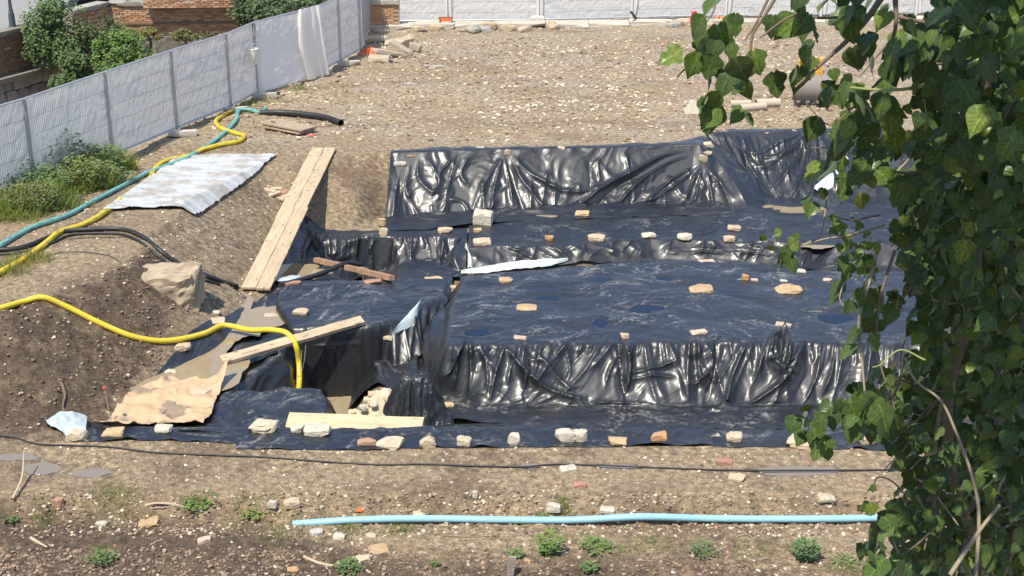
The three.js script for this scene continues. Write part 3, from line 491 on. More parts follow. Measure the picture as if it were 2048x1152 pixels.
// the crumpled sheet over the ruined corner
{
  const c = at(832, 838), n = 110, gx = 1.05, gz = 0.95, geo = gridGeo(n, n, (i, j) => {
    const u = i / n * 2 - 1, v = j / n * 2 - 1, r = Math.hypot(u, v), x = u * gx * 0.62, z = v * gz * 0.55;
    const cr = ridge(x * 5 + 3, z * 5, 3) - 0.45, pl = ridge(Math.atan2(v, u) * 2.4 + 4, r * 0.6, 2) - 0.4;
    let y = 0.78 * (1 - sstep(0.22, 1.0, r * (1 + 0.28 * pl))) + 0.10 * cr * sstep(0, 0.4, r) + 0.04 * (ridge(x * 12, z * 12, 2) - 0.4);
    const gx0 = c.x + x + 0.05 * cr, gz0 = c.z + z; return [gx0 - c.x, Math.max(Gs(gx0, -gz0) + 0.03 - c.y, y + 0.05 * (1 - r)), z, x, z];
  }, () => [0.0065, 0.007, 0.0095]);
  const o = mesh('plastic_sheet', geo, plasticMat); o.position.copy(c); tag(o, 'crumpled black plastic bundled over the ruined masonry corner', 'plastic sheet', 'black plastic sheets over the dig');
}
// pale undersides that are turned up: strips lying on the sheets, parts of them
function flap(parent, edgeA, edgeB, n = 40, m = 6, wave = 0.02) {
  const A = edgeA.map(p => at(p[0], p[1], p[2] ?? 0.1)), B = edgeB.map(p => at(p[0], p[1], p[2] ?? 0.07)), ca = new THREE.CatmullRomCurve3(A), cb = new THREE.CatmullRomCurve3(B);
  const geo = gridGeo(n, m, (i, j) => { const a = ca.getPoint(i / n), b = cb.getPoint(i / n), t = j / m; const p = a.lerp(b, t); return [p.x, p.y + Math.sin(t * Math.PI) * 0.04 + wave * noise(p.x * 6, t * 2 + p.z * 3), p.z, p.x, t]; });
  const o = mesh('turned_up_flap', geo, paleMat, parent); o.userData.label = 'pale underside of the sheet turned up'; return o;
}
flap(wallSheet, [[924, 549], [970, 540], [1040, 530], [1100, 526], [1136, 525]], [[922, 553], [975, 551], [1040, 543], [1100, 537], [1136, 526]]);
flap(wallSheet, [[934, 494], [937, 520], [936, 543]], [[930, 500], [944, 525], [945, 546]]);
flap(backSheet2, [[1690, 320], [1672, 345], [1645, 365], [1622, 384]], [[1698, 326], [1680, 352], [1666, 378], [1640, 392]]);
flap(stubSheet, [[846, 618, 0.22], [820, 645, 0.22], [792, 680, 0.25]], [[842, 622, 0.2], [826, 668, 0.2], [786, 692, 0.22]]);
flap(trenchSheet, [[548, 566], [585, 560], [610, 559]], [[550, 570], [590, 566], [608, 562]]);
// ---------- stones and bricks ----------
const TONE = { cream: [0.53, 0.455, 0.335], white: [0.54, 0.49, 0.40], ochre: [0.50, 0.37, 0.21], brick: [0.42, 0.25, 0.16], tan: [0.50, 0.40, 0.28], sand: [0.56, 0.43, 0.30], pink: [0.56, 0.42, 0.33], red: [0.40, 0.22, 0.15], orange: [0.50, 0.30, 0.15], slab: [0.44, 0.31, 0.18], grey: [0.42, 0.40, 0.36] };
const stoneBump = dataTex(256, (u, v) => { const g = 0.5 + 0.5 * tileNoise(u, v, 12, 2.2) + 0.4 * tileNoise(u, v, 40, 5.1) + (rnd() - 0.5) * 0.2; return [g, g, g]; });
const stoneMat = std([1, 1, 1], { vertexColors: true, roughness: 0.9, bumpMap: stoneBump, bumpScale: 0.008 });
function rockGeo(w, h, d, { boxy = 0.6, cuts = 9, rough = 0.05, tone = TONE.white, detail = 7, second = null, spots = 0.75 } = {}) {
  const g = mergeVertices((() => { const b = new THREE.BoxGeometry(2, 2, 2, detail, detail, detail); b.deleteAttribute('uv'); b.deleteAttribute('normal'); return b; })(), 1e-4), P = g.attributes.position, v = new THREE.Vector3(), planes = [];
  for (let i = 0; i < cuts; i++) { const n = new THREE.Vector3(rr(-1, 1), rr(-0.6, 1), rr(-1, 1)).normalize(); planes.push([n, (Math.abs(n.x) + Math.abs(n.y) + Math.abs(n.z)) * rr(0.62, 0.86)]); }
  const col = new Float32Array(P.count * 3), s = rr(0, 99), t2 = second || [tone[0] * 0.78, tone[1] * 0.72, tone[2] * 0.64], uv = new Float32Array(P.count * 2);
  for (let i = 0; i < P.count; i++) {
    v.fromBufferAttribute(P, i); const sph = v.clone().normalize().multiplyScalar(1.18); v.lerp(sph, 1 - boxy);
    for (const [n, c] of planes) { const q = v.dot(n) - c; if (q > 0) v.addScaledVector(n, -q); }
    const nz = fbm(v.x * 1.6 + s, v.y * 1.6 + v.z * 1.3 - s, 3) * rough * 3 + fbm(v.x * 5 + s, v.z * 5 + v.y * 4, 2) * rough; v.multiplyScalar(1 + nz);
    P.setXYZ(i, v.x * w / 2, (v.y + 0.92) * h / 2, v.z * d / 2);
    const m = sstep(-0.15, 0.4, fbm(v.x * 2.2 - s, v.y * 2.2 + v.z * 2 + s, 3)) * spots, k = 1 + 0.22 * noise(v.x * 7 + s, v.z * 7 + v.y * 6);
    col[i * 3] = mix(tone[0], t2[0], m) * k; col[i * 3 + 1] = mix(tone[1], t2[1], m) * k; col[i * 3 + 2] = mix(tone[2], t2[2], m) * k;
    uv[i * 2] = P.getX(i) * 3 + P.getZ(i) * 1.7; uv[i * 2 + 1] = P.getY(i) * 3 + P.getZ(i) * 2.1;
  }
  g.setAttribute('color', new THREE.BufferAttribute(col, 3)); g.setAttribute('uv', new THREE.BufferAttribute(uv, 2));
  return toCreasedNormals(g, 0.55);
}
const KIND_NAME = { brick: 'brick', pink: 'brick', red: 'brick', ochre: 'stone_block', orange: 'brick_fragment', slab: 'stone_slab', cream: 'stone_block', white: 'stone', tan: 'stone', sand: 'stone', grey: 'stone' };
for (const s of STONES) {
  const [px, py, wp, hpx, kind, label, grp] = s, brickish = /pink|brick|red/.test(kind), onSheet = coverSd(s.p[0], s.p[2]) < -0.05;
  const w = s.w * 1.03, d = brickish ? clamp(w * 0.52, 0.11, 0.26) : w * (kind === 'slab' ? 0.85 : 0.7), vis = hpx / s.sc;
  const h = 1.15 * clamp((vis - 0.38 * d) / 0.92, brickish ? 0.055 : w * (kind === 'slab' ? 0.16 : 0.28), w * (kind === 'slab' ? 0.2 : 1.3));
  const g = rockGeo(w, h, d, { tone: (k => TONE[kind].map(v => v * k))(rr(0.92, 1.08)), boxy: brickish ? 0.97 : kind === 'cream' || kind === 'ochre' ? 0.93 : 0.8, cuts: brickish ? 5 : 9, rough: brickish ? 0.018 : 0.05, second: kind === 'brick' ? [0.34, 0.19, 0.12] : null });
  const o = mesh(KIND_NAME[kind], g, stoneMat); const f = s.p[2] + d * 0.4;
  o.position.set(s.p[0], Gs(s.p[0], f) + (onSheet ? 0.022 : -0.012), -f); o.rotation.y = rr(-0.35, 0.35); if (label.includes('askew')) o.rotation.y = 0.3; if (label.includes('tilted') || label.includes('leaning')) o.rotation.z = 0.22;
  tag(o, label, brickish ? 'brick' : 'stone', grp);
}
// big concrete block standing out of the slope
{
  const p = at(352, 604), g = rockGeo(1.25, 0.72, 0.8, { tone: [0.42, 0.335, 0.235], second: [0.25, 0.18, 0.115], boxy: 0.99, cuts: 5, rough: 0.07, detail: 16, spots: 0.9 });
  const o = mesh('rubble_masonry_block', g, stoneMat); o.position.set(p.x - 0.26, p.y - 0.20, p.z - 0.42); o.rotation.set(0.06, -0.12, 0.03);
  tag(o, 'big rough pale masonry block jutting from the earth slope', 'masonry block');
}
// ---------- timber ----------
const woodTex = dataTex(512, (u, v) => { // grain along v
  const wv = u + 0.02 * tileNoise(u, v, 3, 7.7), g = 0.5 + 0.5 * Math.sin(wv * 60 + 4 * tileNoise(u, v, 4, 1.3)), f = tileNoise(u, v * 0.2, 90, 6.1);
  let k = 0.88 + 0.05 * g + 0.14 * f + 0.10 * tileNoise(u, v, 5, 8.8) + (rnd() - 0.5) * 0.05; const st = sstep(0.34, 0.5, tileNoise(u, v, 12, 31.3)); k -= 0.22 * st; return [k, k * 0.97, k * 0.93]; }, true);
const woodMat = (c) => std(c, { map: woodTex, bumpMap: woodTex, bumpScale: 0.002, roughness: 0.85 });
const WOOD = { scaffold: woodMat([0.60, 0.49, 0.35]), scaffold2: woodMat([0.56, 0.455, 0.325]), grey: woodMat([0.44, 0.365, 0.275]), red: woodMat([0.42, 0.27, 0.18]), fresh: woodMat([0.66, 0.55, 0.38]) };
function plankGeo(a, b, w, t, roll = 0, sag = 0.0) { // from a to b along the middle of the underside
  const L = a.distanceTo(b), g = new THREE.BoxGeometry(w, t, L, 4, 2, 30), P = g.attributes.position, uv = g.attributes.uv, s = rr(0, 50);
  for (let i = 0; i < P.count; i++) { const x = P.getX(i), z = P.getZ(i), q = z / L + 0.5; P.setX(i, x + 0.006 * noise(z * 1.4 + s, x * 9)); P.setY(i, P.getY(i) + t / 2 - sag * Math.sin(q * Math.PI) + 0.005 * noise(z * 2 + s, 3)); if (Math.abs(Math.abs(z) - L / 2) < 1e-4) P.setZ(i, z + 0.012 * noise(x * 20 + s, 1)); uv.setXY(i, (x + s) / 0.6 + (P.getY(i) > 0 ? 0 : 0.03), (z + s * 3) / 2.6); }
  g.computeVertexNormals(); const m = new THREE.Matrix4().lookAt(a, b, new THREE.Vector3(0, 1, 0)); if (roll) m.multiply(new THREE.Matrix4().makeRotationZ(roll)); m.setPosition((a.x + b.x) / 2, (a.y + b.y) / 2, (a.z + b.z) / 2); g.applyMatrix4(m); return toCreasedNormals(g, 0.6);
}
const V = (px, py, h) => { const u = U(px, py, h); return new THREE.Vector3(u[0], h, -u[1]); };
{
  const top = V(650, 298, 0.06), foot = V(507, 579, -0.83), dir = foot.clone().sub(top).normalize(), side = new THREE.Vector3(-dir.z, 0, dir.x).normalize();
  const along = t => top.clone().lerp(foot, t);
  for (const [t0, t1, lift, shift, nm] of [[0, 0.56, 0, 0.02, 'upper'], [0.5, 1, 0.05, -0.05, 'lower']]) for (const k of [-1, 1]) {
    const o = side.clone().multiplyScalar(k * 0.153 + shift), a = along(t0 + (k > 0 ? 0.004 : 0)).add(o), b = along(t1 + (k > 0 ? 0 : 0.004)).add(o); a.y += lift + (nm === 'lower' ? 0.012 : 0); b.y += nm === 'upper' ? -0.01 : 0;
    tag(mesh('scaffold_plank', plankGeo(a, b, 0.295, 0.045), k > 0 ? WOOD.scaffold : WOOD.scaffold2), `weathered plank of the ${nm} ramp pair, on the ${k > 0 ? 'white sheet' : 'black sheeting'} side`, 'plank', 'planks of the ramp');
  }
  tag(mesh('timber_plank', plankGeo(V(443, 724, -0.80), V(724, 643, -0.66), 0.20, 0.07, -0.32), WOOD.scaffold), 'long grey plank propped diagonally across the black covered wall stub', 'plank');
  const bm = group('timber_beam', V(710, 540, -0.9)), A = V(632, 524, -1.12), B = V(784, 561, -0.66);
  const rel = g => { g.translate(-bm.position.x, -bm.position.y, -bm.position.z); return g; };
  mesh('beam', rel(plankGeo(A, B, 0.13, 0.10, 0.15)), WOOD.red, bm);
  { const c = A.clone().lerp(B, 0.64), d = B.clone().sub(A).normalize(), ropes = []; for (const k of [-0.03, 0, 0.035]) { const r = new THREE.TorusGeometry(0.10, 0.008, 6, 20); r.scale(1, 0.78, 1); r.applyQuaternion(new THREE.Quaternion().setFromUnitVectors(new THREE.Vector3(0, 0, 1), d)); const q = c.clone().addScaledVector(d, k * 2); r.translate(q.x, q.y + 0.05, q.z); ropes.push(r); } ropes.push(tube([c.clone().add(new THREE.Vector3(0, 0, 0.1)), c.clone().add(new THREE.Vector3(0.02, -0.2, 0.12)), c.clone().add(new THREE.Vector3(0.02, -0.35, 0.1))], 0.007, 8, 5)); mesh('rope', rel(mergeGeometries(ropes.map(r => { const q = r.toNonIndexed(); return q; }))), std([0.42, 0.35, 0.24]), bm); }
  tag(bm, 'reddish timber beam with a rope tied round it over the pleated trench', 'beam');
  tag(mesh('timber_plank', plankGeo(V(576, 842, -0.86), V(846, 853, -0.80), 0.30, 0.04, -0.5), WOOD.fresh), 'pale clean plank lying in front of the ruined masonry', 'plank');
  // boards with a ring
  const c = at(578, 262), s = group('board_stack', c, -0.62);
  const b1 = new THREE.BoxGeometry(1.5, 0.035, 0.62), b2 = new THREE.BoxGeometry(1.5, 0.04, 0.60); b1.translate(-0.05, 0.09, 0.03); b2.translate(0, 0.165, 0);
  mesh('lower_board', b1, WOOD.grey, s); mesh('upper_board', b2, WOOD.grey, s); for (const k of [-0.55, 0.55]) { mesh('batten', box(0.08, 0.072, 0.6, k, 0.036), WOOD.grey, s); mesh('spacer', box(0.06, 0.036, 0.55, k * 0.9, 0.1265), WOOD.grey, s); }
  const rg = new THREE.TorusGeometry(0.06, 0.012, 6, 18); rg.rotateX(1.1); rg.translate(-0.45, 0.215, 0.12); mesh('ring', rg, std([0.25, 0.24, 0.23], { metalness: 0.8, roughness: 0.5 }), s);
  tag(s, 'two stacked grey boards with an iron ring beside the black pipe', 'boards');
}
// ---------- hoses, pipes, cables ----------
const rib = dataTex(64, (u, v) => { const g = 0.5 + 0.5 * Math.sin(u * Math.PI * 2); return [g, g, g]; });
function line(name, label, cat, pts, r, mat, seg, grp, radial = 9) {
  const v = pts.map(p => p.isVector3 ? p : p.length > 2 && p[3] === 'abs' ? V(p[0], p[1], p[2]) : (q => { if (coverSd(q.x, -q.z) > 0) q.y += roughness(q.x, -q.z) + 0.008; return q; })(at(p[0], p[1], r * 0.8 + (p[2] || 0))));
  const o = mesh(name, tube(v, r, seg || v.length * 10, radial), mat); return tag(o, label, cat, grp);
}
const hoseDirt = dataTex(256, (u, v) => { const k = 1 - 0.22 * sstep(0.0, 0.45, tileNoise(u, v, 7, 3.3)) - 0.15 * sstep(0.1, 0.3, tileNoise(u, v, 40, 8.3)); return [k, k * 0.98, k * 0.95]; }, true); hoseDirt.repeat.set(9, 1);
const pipeDirt = hoseDirt.clone(); pipeDirt.repeat.set(14, 1); pipeDirt.needsUpdate = true;
const yellow = std([0.66, 0.52, 0.035], { roughness: 0.5, map: hoseDirt }), teal = std([0.16, 0.42, 0.42], { roughness: 0.55, map: hoseDirt }), blackHose = std([0.022, 0.022, 0.024], { roughness: 0.5 }), sky_blue = std([0.27, 0.52, 0.64], { roughness: 0.5 });
line('hose', 'yellow hose winding down the bank beside the teal hose, passing under the white sheet', 'hose', [[464, 226], [446, 236], [432, 248], [446, 262], [474, 270], [488, 276], [478, 287], [440, 295], [404, 304], [382, 315], [345, 322], [315, 338], [300, 356, -0.06], [286, 378, -0.14], [262, 393, -0.12], [244, 402, -0.02], [226, 417, -0.08], [212, 428], [196, 440], [168, 454], [120, 470], [97, 488], [70, 508], [40, 528], [0, 550], [-70, 585]], 0.06, yellow, 220);
line('hose', 'teal blue hose running along the weeds by the fence', 'hose', [[532, 222], [520, 232], [500, 226], [482, 226], [472, 244], [445, 272], [420, 292], [380, 318, 0.02], [345, 332], [290, 352], [262, 368], [200, 400], [130, 437], [70, 458], [30, 478], [4, 495], [-40, 530]], 0.056, teal, 180);
line('hose', 'yellow hose crossing the dark earth slope and hanging into the pit', 'hose', [[-60, 632], [0, 621], [50, 606], [85, 604], [130, 617], [200, 650], [265, 678], [320, 687], [365, 684], [410, 674, 0.03], [450, 665, 0.1], [500, 660, -0.70, 'abs'], [545, 660, -0.60, 'abs'], [576, 668, -0.60, 'abs'], [592, 692, -0.78, 'abs'], [598, 724, -1.10, 'abs'], [599, 760, -1.36, 'abs'], [597, 790, -1.60, 'abs'], [594, 822, -1.82, 'abs']], 0.053, std([0.66, 0.50, 0.04], { roughness: 0.42 }), 200);
line('hose', 'black ribbed hose lying over the bank towards the plank ramp', 'hose', [[-30, 506], [40, 500], [92, 482], [128, 468], [185, 464], [245, 463], [285, 477], [320, 505], [355, 530], [395, 548], [432, 563], [474, 576]], 0.047, blackHose, 140);
line('hose', 'second thinner black hose lying alongside the ribbed hose on the bank', 'hose', [[-30, 514], [50, 506], [105, 488], [140, 474], [190, 470], [240, 471], [278, 485], [312, 514], [350, 540], [392, 558], [440, 572]], 0.028, blackHose, 120);
line('hose', 'black hose curving over the mud to the roped beam', 'hose', [[560, 570, -0.68, 'abs'], [600, 560, -0.70, 'abs'], [640, 548, -0.74, 'abs'], [672, 534, -0.80, 'abs'], [696, 526, -0.85, 'abs'], [720, 530, -1.0, 'abs']], 0.055, blackHose, 60);
line('pipe', 'sky blue water pipe lying straight along the lower path', 'pipe', [[586, 1046, -0.03], [640, 1047, -0.005], ...Array.from({ length: 10 }, (_, i) => [720 + i * 140, 1048 - 0.6 * i - 1.5 * Math.sin(i * 1.7), 0.03])], 0.05, sky_blue, 120, null, 14);
line('cable', 'thin black cable lying along the earth path', 'cable', [[-40, 868], [30, 876], [70, 888], [140, 892], [220, 898], [300, 906], [420, 912], [520, 916], [640, 924], [760, 930], [850, 929], [960, 935], [1050, 935], [1110, 931], [1180, 934], [1280, 937], [1400, 941], [1500, 944], [1600, 943], [1700, 943], [1900, 940]], 0.014, blackHose, 260, null, 6);
line('cable', 'thin dark wire crossing the top of the bank below the black hoses', 'cable', [[90, 512], [150, 506], [215, 512], [240, 525]], 0.008, blackHose, 40, null, 5);
line('cable', 'thin dark wire looping beside the black hoses on the bank', 'cable', [[134, 480], [200, 477], [270, 477], [290, 490], [320, 507]], 0.008, blackHose, 40, null, 5);
{ const g = group('drain_pipe', at(600, 240)), o = g.position, pts = [[520, 232], [560, 231], [610, 235], [650, 241], [682, 252]].map(p => at(p[0], p[1], 0.085).sub(o)); mesh('tube', tube(pts, 0.088, 50, 12, false), blackHose, g);
  const c = new THREE.CatmullRomCurve3(pts, false, 'centripetal'), e = c.getPointAt(1), d = c.getTangentAt(1), q = new THREE.Quaternion().setFromUnitVectors(new THREE.Vector3(0, 0, 1), d); const rim = new THREE.TorusGeometry(0.088, 0.011, 6, 20); rim.applyQuaternion(q); rim.translate(e.x, e.y, e.z); mesh('rim', rim, blackHose, g); const ins = new THREE.CylinderGeometry(0.08, 0.08, 0.5, 14, 1, true); ins.rotateX(Math.PI / 2); ins.translate(0, 0, -0.26); ins.applyQuaternion(q); ins.translate(e.x, e.y, e.z); mesh('bore', ins, std([0.012, 0.012, 0.012], { side: THREE.DoubleSide }), g); tag(g, 'thick black drain pipe with an open end lying on the dirt', 'pipe'); }
{ const c = std([0.30, 0.29, 0.27]); const w = (pts, l) => tag(mesh('cord', tube(pts, 0.006, 30, 5), c), l, 'cord', 'cords hanging into the pit');
  w([V(558, 700, -0.78), V(556, 740, -1.15), V(566, 770, -1.45), V(590, 764, -1.40), V(600, 740, -1.15), V(604, 700, -0.78)], 'thin cord hanging in a loop beside the yellow hose'); w([V(560, 692, -0.72), V(562, 730, -1.1), V(564, 785, -1.75)], 'thin cord hanging straight down from the diagonal plank'); w([V(612, 690, -0.70), V(606, 735, -1.12), V(586, 785, -1.75)], 'thin cord slanting down behind the yellow hose'); }
// ---------- cloths ----------
function cloth(name, label, rear, front, mat, { off = 0.05, res = 0.035, amp = 1, tone, lift = null } = {}) {
  const R = hp(rear), F = hp(front), n = Math.ceil(Math.hypot(R[0][0] - R.at(-1)[0], R[0][1] - R.at(-1)[1]) / res), m = Math.ceil(Math.hypot(R[0][0] - F[0][0], R[0][1] - F[0][1]) / res), s = rr(0, 70);
  const geo = gridGeo(n, m, (i, j) => { const a = lerpLine(R, i / n), b = lerpLine(F, i / n), t = j / m, e = 0.05 * noise(i * 0.13 + s, t * 2), x = mix(a[0], b[0], t) + e * (i === 0 || i === n ? 1 : 0.3), f = mix(a[1], b[1], t) + e; const wx = x + 0.2 * noise(x * 2 + s, f * 2); const d = off + amp * (0.05 * (ridge(wx * 1.6 + s, f * 2.6, 2) - 0.42) + 0.02 * (ridge(wx * 5 + f, f * 6 + s, 2) - 0.4)); return [x, Gs(x, f) + Math.max(0.02, d) + (lift ? lift(i / n, t) : 0), -f, x, f]; }, (i, j, p) => tone(p[0], -p[2], i / n, j / m));
  const id = geo.index.array, nn = geo.attributes.normal.array; let up = 0; for (let i = 1; i < nn.length; i += 3) up += nn[i]; if (up < 0) { for (let k = 0; k < id.length; k += 3) { const t = id[k]; id[k] = id[k + 1]; id[k + 1] = t; } geo.computeVertexNormals(); }
  return tag(mesh(name, geo, mat), label, 'sheet');
}
cloth('fabric_sheet', 'muddy white sheet spread over the bank and over the hoses', [[350, 320], [400, 315], [470, 313], [552, 313]], [[204, 425], [270, 420], [330, 420], [392, 434]], std([1, 1, 1], { vertexColors: true, roughness: 0.75, side: THREE.DoubleSide }), { off: 0.075, amp: 1.1,
  tone: (x, f) => { const m = sstep(0.02, 0.22, fbm(x * 1.3 + 4, f * 2.2, 4) + 0.06) * (0.6 + 0.4 * noise(x * 9, f * 9)); return [mix(0.43, 0.26, m * 0.9), mix(0.445, 0.215, m * 0.9), mix(0.45, 0.165, m * 0.9)]; } });
cloth('paper_sheet', 'brown wrapping sheet with torn edges on the muddy corner', [[258, 800], [300, 778], [340, 770], [400, 772], [462, 764]], [[182, 860], [260, 860], [330, 860], [408, 860]], std([1, 1, 1], { vertexColors: true, roughness: 0.7, side: THREE.DoubleSide }), { off: 0.14, amp: 1.7, res: 0.024, lift: (u, t) => 0.30 * sstep(0.86, 1, u) * sstep(0.35, 0, t) + 0.10 * Math.exp(-Math.pow((u - 0.38) / 0.06, 2)) * sstep(0.2, 0, t),
  tone: (x, f) => { const m = sstep(0.12, 0.3, fbm(x * 1.7, f * 2.4 + 7, 4)); return [mix(0.50, 0.24, m), mix(0.34, 0.18, m), mix(0.205, 0.125, m)]; } });
{ const s = group('sheet_corner', at(132, 866)), rel = new THREE.Vector3().copy(s.position);
  const A = [[90, 852, 0.06], [115, 845, 0.16], [150, 843, 0.18], [176, 846, 0.12]].map(p => at(...p).sub(rel)), B = [[96, 858, 0.10], [122, 868, 0.06], [142, 884, 0.03], [172, 884, 0.03]].map(p => at(...p).sub(rel)), ca = new THREE.CatmullRomCurve3(A), cb = new THREE.CatmullRomCurve3(B);
  const sk = (dy, nm, mt) => mesh(nm, gridGeo(30, 14, (i, j) => { const t = j / 14, p = ca.getPoint(i / 30).lerp(cb.getPoint(i / 30), t); return [p.x, p.y + dy + 0.05 * Math.sin(t * 3.1) + 0.03 * noise(i * 0.2, t * 4), p.z, 0, 0]; }), mt, s);
  sk(0, 'pale_side', paleMat); sk(-0.012, 'black_side', std([0.008, 0.008, 0.01], { roughness: 0.3, side: THREE.DoubleSide })); tag(s, 'turned-back pale blue corner of sheeting at the end of the hem', 'plastic sheet'); }
// marker rod
{ const b = at(227, 858), g = group('marker_rod', b); mesh('rod', tube([new THREE.Vector3(0, -0.05, 0), new THREE.Vector3(-0.045, 0.35, 0), new THREE.Vector3(-0.075, 0.70, -0.02)], 0.007, 8, 6), std([0.40, 0.33, 0.22]), g); const s = new THREE.SphereGeometry(0.032, 12, 8); s.scale(1, 0.85, 1); s.translate(-0.078, 0.72, -0.02); mesh('cap', s, std([0.62, 0.07, 0.06], { roughness: 0.5 }), g); tag(g, 'thin marker rod with a red cap standing in the brown sheet', 'marker rod'); }
// ruined masonry
{ const p = at(752, 846), g = group('masonry_ruin', new THREE.Vector3(p.x, p.y, p.z - 0.35)); const n = 44;
  const geo = gridGeo(n, n, (i, j) => { const u = i / n * 2 - 1, v = j / n * 2 - 1, r = Math.hypot(u * 0.9, v); const hgt = 0.52 * sstep(1.0, 0.15, r - 0.25 * u) * (1 + 0.35 * u); return [u * 0.55, hgt + 0.09 * fbm(u * 3, v * 3, 3) + 0.05 * (ridge(u * 6, v * 6, 2) - 0.4) - 0.12, v * 0.42, u, v]; }, (i, j, q) => { const k = 1 + 0.5 * fbm(q[0] * 9, q[2] * 9 + q[1] * 7, 3); return [0.56 * k, 0.47 * k, 0.33 * k]; });
  const id = geo.index.array; geo.computeVertexNormals(); mesh('mortar_core', geo, stoneMat, g);
  for (let r = 0; r < 6; r++) for (let k = 0; k < 4; k++) { const w = rr(0.13, 0.22), b = mesh('brick', rockGeo(w, 0.062, 0.13, { tone: pickOf([TONE.cream, TONE.sand, TONE.tan]), boxy: 0.95, cuts: 4, rough: 0.03, detail: 4 }), stoneMat, g); b.position.set(0.42 - k * 0.17 + (r % 2) * 0.08 + rr(-0.02, 0.02) - r * 0.012, r * 0.072 - 0.02, 0.30 - r * 0.045 - k * 0.035 + rr(-0.02, 0.02)); b.rotation.y = rr(-0.2, 0.2); }
  for (let k = 0; k < 9; k++) { const w = rr(0.08, 0.17), b = mesh('rubble_stone', rockGeo(w, w * 0.6, w * 0.8, { tone: pickOf([TONE.cream, TONE.white, TONE.sand]), detail: 4 }), stoneMat, g); const u = rr(-0.5, 0.4); b.position.set(u * 0.9, 0.12 + (u + 0.5) * 0.38 - 0.05, rr(-0.05, 0.22)); b.rotation.set(rr(-0.4, 0.4), rr(0, 3), rr(-0.4, 0.4)); }
  tag(g, 'crumbling sandy masonry stub with exposed brick courses at the pit corner', 'masonry'); }
// ---------- water ----------
const muddy = phys([0.29, 0.225, 0.14], { roughness: 0.015, ior: 1.45 }), clearW = phys([0.22, 0.185, 0.15], { roughness: 0.03, ior: 1.33 }), greyW = phys([0.40, 0.34, 0.28], { roughness: 0.05, ior: 1.33 }), filmW = phys([0.006, 0.008, 0.014], { roughness: 0.0, ior: 1.6 });
function pool(px, py, a, b, up, mat, name = 'puddle', label, h, rag = 0.55) { const c = h === undefined ? hit(px, py) : (u => [u[0], h, u[1]])(U(px, py, h)), s = LENS / (c[2] * CP + (EYE - c[1]) * SP), rx = a / s, rf = b / s / 0.36, n = 56, sd0 = rr(0, 60);
  const sh = new THREE.Shape(); for (let i = 0; i <= n; i++) { const t = i / n * Math.PI * 2, k = 1 + rag * noise(Math.cos(t) * 1.6 + sd0, Math.sin(t) * 1.6) + rag * 0.3 * noise(Math.cos(t) * 5 + sd0, Math.sin(t) * 5); i ? sh.lineTo(Math.cos(t) * rx * k, Math.sin(t) * rf * k) : sh.moveTo(Math.cos(t) * rx * k, Math.sin(t) * rf * k); }
  const g = new THREE.ShapeGeometry(sh, 8); g.rotateX(-Math.PI / 2); const o = mesh(name, g, mat); o.position.set(c[0], c[1] + up, -c[2]); return tag(o, label, 'puddle', null, 'structure'); }
pool(470, 640, 90, 45, 0, muddy, 'puddle', 'brown muddy puddle at the foot of the plank ramp', LV.W + 0.105);
pool(360, 735, 105, 62, 0, muddy, 'puddle', 'brown muddy water over the sheet below the yellow hose', LV.W + 0.112);
pool(700, 812, 70, 22, 0, muddy, 'puddle', 'brown water standing in the deep hole', -2.06);
pool(590, 540, 60, 16, 0, muddy, 'puddle', 'brown water in the trench beside the ramp', -1.14);
FILMS.forEach((q, i) => { const o = pool(q.px, q.py, q.a * 1.05, q.b * 1.05, i > 6 ? 0.022 : 0.034, i > 6 ? muddy : filmW); });
PUDDLE_SPOTS.forEach((p, i) => { const o = pool(0, 0, p.a * 0.8, p.b * 0.72, 0, i > 4 && i < 7 ? greyW : clearW, 'puddle', null, 0, 0.3), s = p; o.position.set(p.c[0], p.c[1] - 0.016, -p.c[2]); o.scale.set(p.rx * 0.85 / (p.a * 0.8) * 80 / 80 * 1, 1, 1); const gb = new THREE.Box3().setFromBufferAttribute(o.geometry.attributes.position), sz = gb.getSize(new THREE.Vector3()); o.scale.set(p.rx * 2.5 / sz.x, 1, p.rf * 2.5 / sz.z); });
